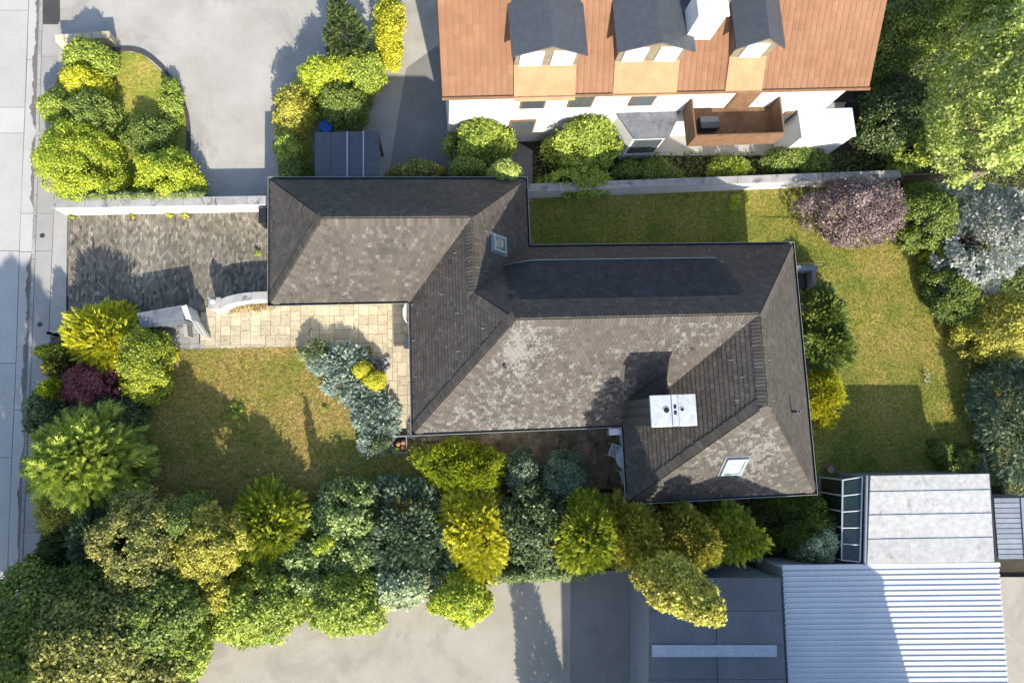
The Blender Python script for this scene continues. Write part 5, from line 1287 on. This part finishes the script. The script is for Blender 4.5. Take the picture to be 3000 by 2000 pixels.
# boarded lean-to on the far side of the shed
lt = thing('lean_to', P(2960, 1640, 0), 'grey boarded lean-to roof beside the white-roofed shed', 'lean-to')
la, lb_, lc_, ld = [Vector(P(*p, 2.15)) for p in ((2912, 1458), (3080, 1456), (3090, 1636), (2926, 1638))]
MB().prism([lerp(p, (la + lb_ + lc_ + ld) / 4, 0.05)[:2] for p in (la, lb_, lc_, ld)], -0.14, 2.08).build('wall', M['greyboard'], lt)
for i in range(12):
    t0, t1 = i / 12 + 0.006, (i + 1) / 12 - 0.006
    MB().prism([lerp(la, ld, t0)[:2], lerp(lb_, lc_, t0)[:2], lerp(lb_, lc_, t1)[:2], lerp(la, ld, t1)[:2]], 2.08, 2.15 + random.uniform(-0.006, 0.006), random.random()).build('roof_board', M['greyboard'], lt)
MB().bar(lerp(la, lb_, 0.47), lerp(ld, lc_, 0.47), 0.12, 2.16, 2.21).build('batten', M['greyboard'], lt)

# white metal building, grey flat roof, tall house beyond
wbq = [P(*p, 2.4) for p in ((2292, 1660), (2925, 1652), (2975, 2300), (2325, 2300))]   # roof corners
wb = thing('white_roof_building', (wbq[0][0], wbq[0][1], 0), 'large low building with ribbed white metal roof behind the shed', 'building')
wc = Vector((sum(p[0] for p in wbq) / 4, sum(p[1] for p in wbq) / 4, 0))
MB().prism([lerp(Vector(p), wc, 0.02)[:2] for p in wbq], -0.14, 2.3).build('wall', M['plaster'], wb)
MB().prism([p[:2] for p in wbq], 2.3, 2.4).build('roof', M['white_metal'], wb)
a0, d0_, b0, c0_ = [Vector(p) for p in (wbq[0], wbq[3], wbq[1], wbq[2])]
for i in range(1, 40):
    t = i / 40
    MB().bar(lerp(a0, d0_, t), lerp(b0, c0_, t), 0.07, 2.4, 2.445).build('rib', M['white_metal'], wb)
MB().bar(a0, b0, 0.16, 2.38, 2.46, ext=0.03).build('ridge_trim', M['white_metal'], wb)
grq = [P(*p, 2.8) for p in ((1905, 1692), (2286, 1690), (2318, 2300), (1900, 2300))]
gr = thing('flat_roof_garage', (grq[0][0], grq[0][1], 0), 'long garage with grey flat roof and one pale skylight strip', 'garage')
gc = Vector((sum(p[0] for p in grq) / 4, sum(p[1] for p in grq) / 4, 0))
MB().prism([lerp(Vector(p), gc, 0.02)[:2] for p in grq], -0.14, 2.7).build('wall', M['greyboard'], gr)
a0, b0, c0_, d0_ = [Vector(p) for p in grq]
for i in range(6):
    for j in range(2):
        t0, t1 = i / 6 + 0.001, (i + 1) / 6 - 0.001; u0, u1 = (0, 0.492) if j == 0 else (0.497, 1)
        MB().prism([lerp(lerp(a0, d0_, t0), lerp(b0, c0_, t0), u0)[:2], lerp(lerp(a0, d0_, t0), lerp(b0, c0_, t0), u1)[:2], lerp(lerp(a0, d0_, t1), lerp(b0, c0_, t1), u1)[:2], lerp(lerp(a0, d0_, t1), lerp(b0, c0_, t1), u0)[:2]], 2.7, 2.8, random.random()).build('roof_panel', M['grey_roof'], gr)
sa, sb_ = P(1910, 1905, 2.83), P(2275, 1905, 2.83)
MB().bar(sa, sb_, 0.42, 2.8, 2.86).build('skylight_strip', M['light_strip'], gr)
# tall gabled house outside the picture whose gable shades the yard
Yg, Xw, Xe, ze, za = -13.0, 7.4, 19.0, 6.9, 11.2
th = thing('tall_house', (13.2, -19, 0), 'tall gabled house throwing its gable shadow over the low roofs', 'house')
MB().add([(Xw, Yg, -0.14), (Xe, Yg, -0.14), (Xe, Yg, ze), (13.2, Yg, za), (Xw, Yg, ze), (Xw, Yg - 12, -0.14), (Xe, Yg - 12, -0.14), (Xe, Yg - 12, ze), (13.2, Yg - 12, za), (Xw, Yg - 12, ze)],
         [[0, 4, 3, 2, 1], [5, 6, 7, 8, 9], [0, 5, 9, 4], [1, 2, 7, 6]]).build('wall', M['plaster'], th)
for (p, q) in (((Xw - 0.1, ze - 0.05), (13.2, za + 0.02)), ((13.2, za + 0.02), (Xe + 0.1, ze - 0.05))):
    MB().add([(p[0], Yg + 0.1, p[1]), (q[0], Yg + 0.1, q[1]), (q[0], Yg - 12.1, q[1]), (p[0], Yg - 12.1, p[1]), (p[0], Yg + 0.1, p[1] + 0.15), (q[0], Yg + 0.1, q[1] + 0.15), (q[0], Yg - 12.1, q[1] + 0.15), (p[0], Yg - 12.1, p[1] + 0.15)],
             [[7, 6, 5, 4], [0, 1, 2, 3], [0, 4, 5, 1], [1, 5, 6, 2], [2, 6, 7, 3], [3, 7, 4, 0]]).build('roof', M['orange'], th)

# ================================================================== orange-roofed neighbour
OE = 5.0
oA, oB = Vector(P(1296, 281, OE)), Vector(P(2548, 252, OE)); oe = (oB - oA).normalized(); onn = Vector((-oe.y, oe.x, 0)); LW = (oB - oA).length
oh = thing('orange_roofed_house', (oA.x, oA.y, 0), 'long white house with orange clay tiled roof and three grey dormers', 'house')
DEP, PIT = 5.6, math.tan(math.radians(33))
def ow(u, v, z): return oA + oe * u + onn * v + Vector((0, 0, z - OE))
def obox(u0, u1, v0, v1, z0, z1): return MB().prism([ow(u0, v0, 0)[:2], ow(u1, v0, 0)[:2], ow(u1, v1, 0)[:2], ow(u0, v1, 0)[:2]], z0, z1)
obox(0.3, LW - 0.3, 0.35, 2 * DEP - 0.35, -0.14, OE - 0.1).build('wall', M['plaster'], oh)
orf = MB().add([ow(0, 0, OE - 0.03), ow(LW, 0, OE - 0.03), ow(LW, DEP, OE - 0.03 + DEP * PIT), ow(0, DEP, OE - 0.03 + DEP * PIT), ow(LW, 2 * DEP, OE - 0.03), ow(0, 2 * DEP, OE - 0.03), ow(0, 0, OE - 0.15), ow(LW, 0, OE - 0.15), ow(LW, 2 * DEP, OE - 0.15), ow(0, 2 * DEP, OE - 0.15)],
        [[0, 1, 2, 3], [3, 2, 4, 5], [0, 6, 7, 1], [6, 9, 8, 7], [0, 3, 5, 9, 6], [1, 7, 8, 4, 2]]).build('roof', M['orange'], oh)
ot = MB(); sl_ = math.hypot(1, PIT); un = Vector((-onn.x * PIT / sl_, -onn.y * PIT / sl_, 1 / sl_)); us_ = (onn + Vector((0, 0, PIT))) / sl_
rr = random.Random(12); nr = int(DEP * sl_ / 0.34); ncol = int(LW / 0.24)
for j in range(nr):
    for i in range(ncol):
        b0 = ow(0, 0, OE - 0.03) + oe * (i * LW / ncol) + us_ * (j * 0.34)
        w_ = LW / ncol - 0.012; t = min(1, max(0, rr.gauss(0.5, 0.22)))
        ot.add([b0 + un * 0.03, b0 + oe * w_ * 0.5 + un * 0.062, b0 + oe * w_ + un * 0.03, b0 + oe * w_ + us_ * 0.36 + un * 0.005, b0 + oe * w_ * 0.5 + us_ * 0.36 + un * 0.036, b0 + us_ * 0.36 + un * 0.005, b0, b0 + oe * w_],
               [[0, 1, 4, 5], [1, 2, 3, 4], [6, 7, 2, 1, 0]], t)
o = ot.build('roof_tiles', M['orange'], orf); o['kind'] = 'stuff'
def dormer(px0, px1, pyw, nw):
    """front wall foot at photo row pyw on the slope"""
    u0 = (Vector(P(px0, pyw, 6.3)) - oA).dot(oe); u1 = (Vector(P(px1, pyw, 6.3)) - oA).dot(oe)
    v = (Vector(P((px0 + px1) / 2, pyw, 6.2)) - oA).dot(onn)
    zf = OE + v * PIT; zt = zf + 1.15; um = (u0 + u1) / 2; zp = zt + 0.55
    d = MB().add([ow(u0, v, zf - 0.1), ow(u1, v, zf - 0.1), ow(u1, v, zt), ow(um, v, zp), ow(u0, v, zt), ow(u0, v + 2.6, zt), ow(u1, v + 2.6, zt), ow(um, v + 3.2, zp), ow(u0, v + 0.2, zf - 0.05), ow(u1, v + 0.2, zf - 0.05)],
                 [[0, 1, 2, 3, 4], [0, 4, 5, 8], [1, 9, 6, 2]]).build('dormer', M['olive_wood'], oh)
    for (ua, ub) in ((u0 - 0.2, um), (u1 + 0.2, um)):
        za_ = zt - 0.2 * (zp - zt) / (um - u0)
        q = [ow(ua, v - 0.25, za_), ow(ub, v - 0.25, zp), ow(ub, v + 4.2, zp), ow(ua, v + 2.6, za_)]
        if ua > ub: q = q[::-1]
        MB().add(q + [p + Vector((0, 0, 0.08)) for p in q], [[3, 2, 1, 0], [4, 5, 6, 7], [0, 1, 5, 4], [1, 2, 6, 5], [2, 3, 7, 6], [3, 0, 4, 7]]).build('dormer_roof', M['dormer_grey'], d)
    for k in range(nw):
        uc = u0 + (u1 - u0) * (k + 0.5) / nw; hwid = 0.42
        w = MB().prism([ow(uc - hwid, v - 0.06, 0)[:2], ow(uc + hwid, v - 0.06, 0)[:2], ow(uc + hwid, v + 0.02, 0)[:2], ow(uc - hwid, v + 0.02, 0)[:2]], zf + 0.12, zf + 1.02).build('window', M['white'], d)
    # sloped sill apron of lighter tiles below the dormer
    q = [ow(u0, v - 1.05, OE + (v - 1.05) * PIT + 0.06), ow(u1, v - 1.05, OE + (v - 1.05) * PIT + 0.06), ow(u1, v, zf + 0.09), ow(u0, v, zf + 0.09)]
    MB().add(q, [[0, 1, 2, 3]]).build('apron', M['apron'], d)
dormer(1512, 1700, 165, 2); dormer(1815, 2010, 155, 2); dormer(2158, 2270, 145, 1)
cc0 = ow(0, 0, 0); uc = (Vector(P(2090, 45, 8.0)) - oA).dot(oe); vc = (Vector(P(2090, 45, 8.0)) - oA).dot(onn)
och = obox(uc - 0.5, uc + 0.5, vc, vc + 0.9, OE + 1.5, 8.0).build('chimney', M['plaster'], oh)
obox(uc - 0.56, uc + 0.56, vc - 0.06, vc + 0.96, 8.0, 8.08).build('chimney_cap', M['white'], och)
MB().tube([ow(-0.02, -0.08, OE - 0.06), ow(LW + 0.02, -0.08, OE - 0.06)], 0.07, 8).build('gutter', M['wood'], oh)
# balcony, bow window, facade openings
u_of = lambda px, py, z: (Vector(P(px, py, z)) - oA).dot(oe)
ub0, ub1 = u_of(2010, 330, 2.9), u_of(2265, 330, 2.9)
bal = obox(ub0, ub1, -1.25, 0.35, 2.55, 2.7).build('balcony', M['wood'], oh)
for (u0, u1, v0, v1) in ((ub0, ub1, -1.27, -1.20), (ub0 - 0.02, ub0 + 0.05, -1.2, 0.34), (ub1 - 0.05, ub1 + 0.02, -1.2, 0.34)):
    obox(u0, u1, v0, v1, 2.7, 3.6).build('balustrade', M['wood'], bal)
obox(ub0 + 0.5, ub0 + 1.3, -0.7, -0.2, 2.7, 3.1).build('balcony_bench', M['dormer_grey'], bal)
for (px, w_, z0, z1, m_) in ((1420, 0.5, 1.0, 2.1, 'glass'), (1560, 0.5, 3.2, 4.3, 'glass'), (1545, 0.55, 0.9, 2.1, 'glass'), (1700, 0.5, 3.2, 4.3, 'glass'), (1880, 0.5, 3.2, 4.3, 'glass'), (2180, 0.5, 2.7, 4.6, 'wood'), (2390, 0.6, 0.9, 2.2, 'glass')):
    u = u_of(px, 300, 3.5)
    ww = obox(u - w_, u + w_, 0.28, 0.36, z0, z1).build('window', M['wood'], oh)
    obox(u - w_ + 0.07, u + w_ - 0.07, 0.265, 0.30, z0 + 0.07, z1 - 0.07).build('pane', M[m_], ww)
bu = u_of(1880, 350, 1.5)
bw_ = MB().prism([ow(bu - 1.3, 0.36, 0)[:2], ow(bu - 0.7, -0.7, 0)[:2], ow(bu + 0.7, -0.7, 0)[:2], ow(bu + 1.3, 0.36, 0)[:2]], -0.1, 2.4).build('bow_window', M['plaster'], oh)
MB().prism([ow(bu - 1.4, 0.34, 0)[:2], ow(bu - 0.75, -0.8, 0)[:2], ow(bu + 0.75, -0.8, 0)[:2], ow(bu + 1.4, 0.34, 0)[:2]], 2.4, 2.5).build('bow_roof', M['zinc'], bw_)
MB().prism([ow(bu - 0.6, -0.75, 0)[:2], ow(bu + 0.6, -0.75, 0)[:2], ow(bu + 0.6, -0.68, 0)[:2], ow(bu - 0.6, -0.68, 0)[:2]], 0.8, 2.1).build('pane', M['glass'], bw_)
struct('terrace_neighbour', MB().prism(pp((1830, 300), (2480, 300), (2400, 455), (1840, 455)), -0.138, -0.01), M['yard'])
# white corner extension
ux0, ux1 = u_of(2345, 350, 2.4), u_of(2500, 350, 2.4)
ext = obox(ux0, ux1, -0.9, 0.4, -0.12, 2.3).build('extension', M['plaster'], oh)
obox(ux0 - 0.04, ux1 + 0.04, -0.95, 0.34, 2.3, 2.38).build('extension_roof', M['white_metal'], ext)
# garden table set on terrace: planter troughs
for (px, py, lb) in ((1470, 385, 'dark planter trough under the white facade'), (1790, 355, 'dark planter trough beside the bow window')):
    c = P(px, py, 0.4)
    t = thing('planter_trough', (c[0], c[1], 0), lb, 'planter')
    MB().box(c[0] - 0.5, c[0] + 0.5, c[1] - 0.2, c[1] + 0.2, -0.1, 0.4).build('trough', M['dormer_grey'], t, bevel=0.02); MB().box(c[0] - 0.45, c[0] + 0.45, c[1] - 0.15, c[1] + 0.15, 0.38, 0.415).build('soil', M['soil'], t)
# carport with dark sheet roof
cq = [Vector(P(*p, 2.3)) for p in ((922, 388), (1112, 384), (1112, 560), (922, 562))]
cp = thing('carport', (cq[3].x, cq[3].y, 0), 'low carport with dark sheet roof and two pale seams behind the garage', 'carport')
for i in range(4):
    a0, a1 = lerp(cq[0], cq[1], i / 4 + 0.004), lerp(cq[0], cq[1], (i + 1) / 4 - 0.004); b0, b1 = lerp(cq[3], cq[2], i / 4 + 0.004), lerp(cq[3], cq[2], (i + 1) / 4 - 0.004)
    MB().prism([a0[:2], a1[:2], b1[:2], b0[:2]], 2.22, 2.3, random.random()).build('roof_sheet', M['dormer_grey'], cp)
for t in (0.5, 0.75):
    MB().bar(lerp(cq[0], cq[1], t), lerp(cq[3], cq[2], t), 0.05, 2.30, 2.34).build('seam', M['light_strip'], cp)
for p in cq: 
    pp_ = lerp(p, (cq[0] + cq[2]) / 2, 0.06); MB().box(pp_.x - 0.05, pp_.x + 0.05, pp_.y - 0.05, pp_.y + 0.05, -0.14, 2.22).build('post', M['wood'], cp)
c = P(955, 372, 0.8)
bb = thing('blue_barrel', (c[0], c[1], 0), 'blue plastic barrel standing behind the carport', 'barrel')
MB().lathe((c[0], c[1], 0), [(0.24, 0.0), (0.29, 0.1), (0.30, 0.45), (0.29, 0.75), (0.25, 0.85)], 18).build('body', M['blue'], bb, smooth=True); MB().lathe((c[0], c[1], 0.85), [(0.26, 0), (0.26, 0.03)], 18).build('lid', M['blue'], bb)
# low sandstone wall on the island
a, b = P(188, 140), P(345, 128)
lw = thing('sandstone_wall', (a[0], a[1], 0), 'low tan sandstone wall at the head of the island bed', 'wall')
for i in range(6):
    MB().bar(lerp(Vector(a), Vector(b), i / 6 + 0.004), lerp(Vector(a), Vector(b), (i + 1) / 6 - 0.004), 0.30, -0.12, 0.72 + random.uniform(-0.01, 0.01), random.random()).build('block', M['slab'], lw, bevel=0.01)
# island kerb
isl = thing('island_kerb', P(420, 160, 0), 'curved dark stone kerb round the front island bed', 'kerb')
ik = smooth_pts([Vector(P(*p)[:2]) for p in ((330, 148), (418, 154), (503, 232), (549, 340), (553, 450), (552, 575))], 6)
for i in range(0, len(ik) - 1, 2):
    MB().bar(ik[i], ik[min(i + 2, len(ik) - 1)], 0.14, -0.12, 0.09, random.random(), ext=-0.008).build('kerb_stone', M['asphalt'], isl)
# wooden fence behind the plum tree
a, b = Vector(P(2600, 522, 0.5)[:2]), Vector(P(2880, 514, 0.5)[:2])
wf = thing('board_fence', (a.x, a.y, 0), 'low weathered board fence behind the plum-purple tree', 'fence')
n_ = 26
for i in range(n_): MB().bar(lerp(a, b, i / n_ + 0.003), lerp(a, b, (i + 1) / n_ - 0.003), 0.025, -0.1, 0.85 + random.uniform(-0.02, 0.02), random.random()).build('board', M['olive_wood'], wf)
MB().bar(a, b, 0.05, 0.86, 0.90).build('rail', M['olive_wood'], wf)
# edging wall behind the hedge
a, b = Vector(P(1480, 1655)[:2]), Vector(P(1700, 1650)[:2])
ew = thing('edging_wall', (a.x, a.y, 0), 'thin pale concrete edging behind the dark holly-like tree', 'wall')
for i in range(3): MB().bar(lerp(a, b, i / 3 + 0.003), lerp(a, b, (i + 1) / 3 - 0.003), 0.10, -0.12, 0.30, random.random()).build('edging_stone', M['slab_g'], ew)
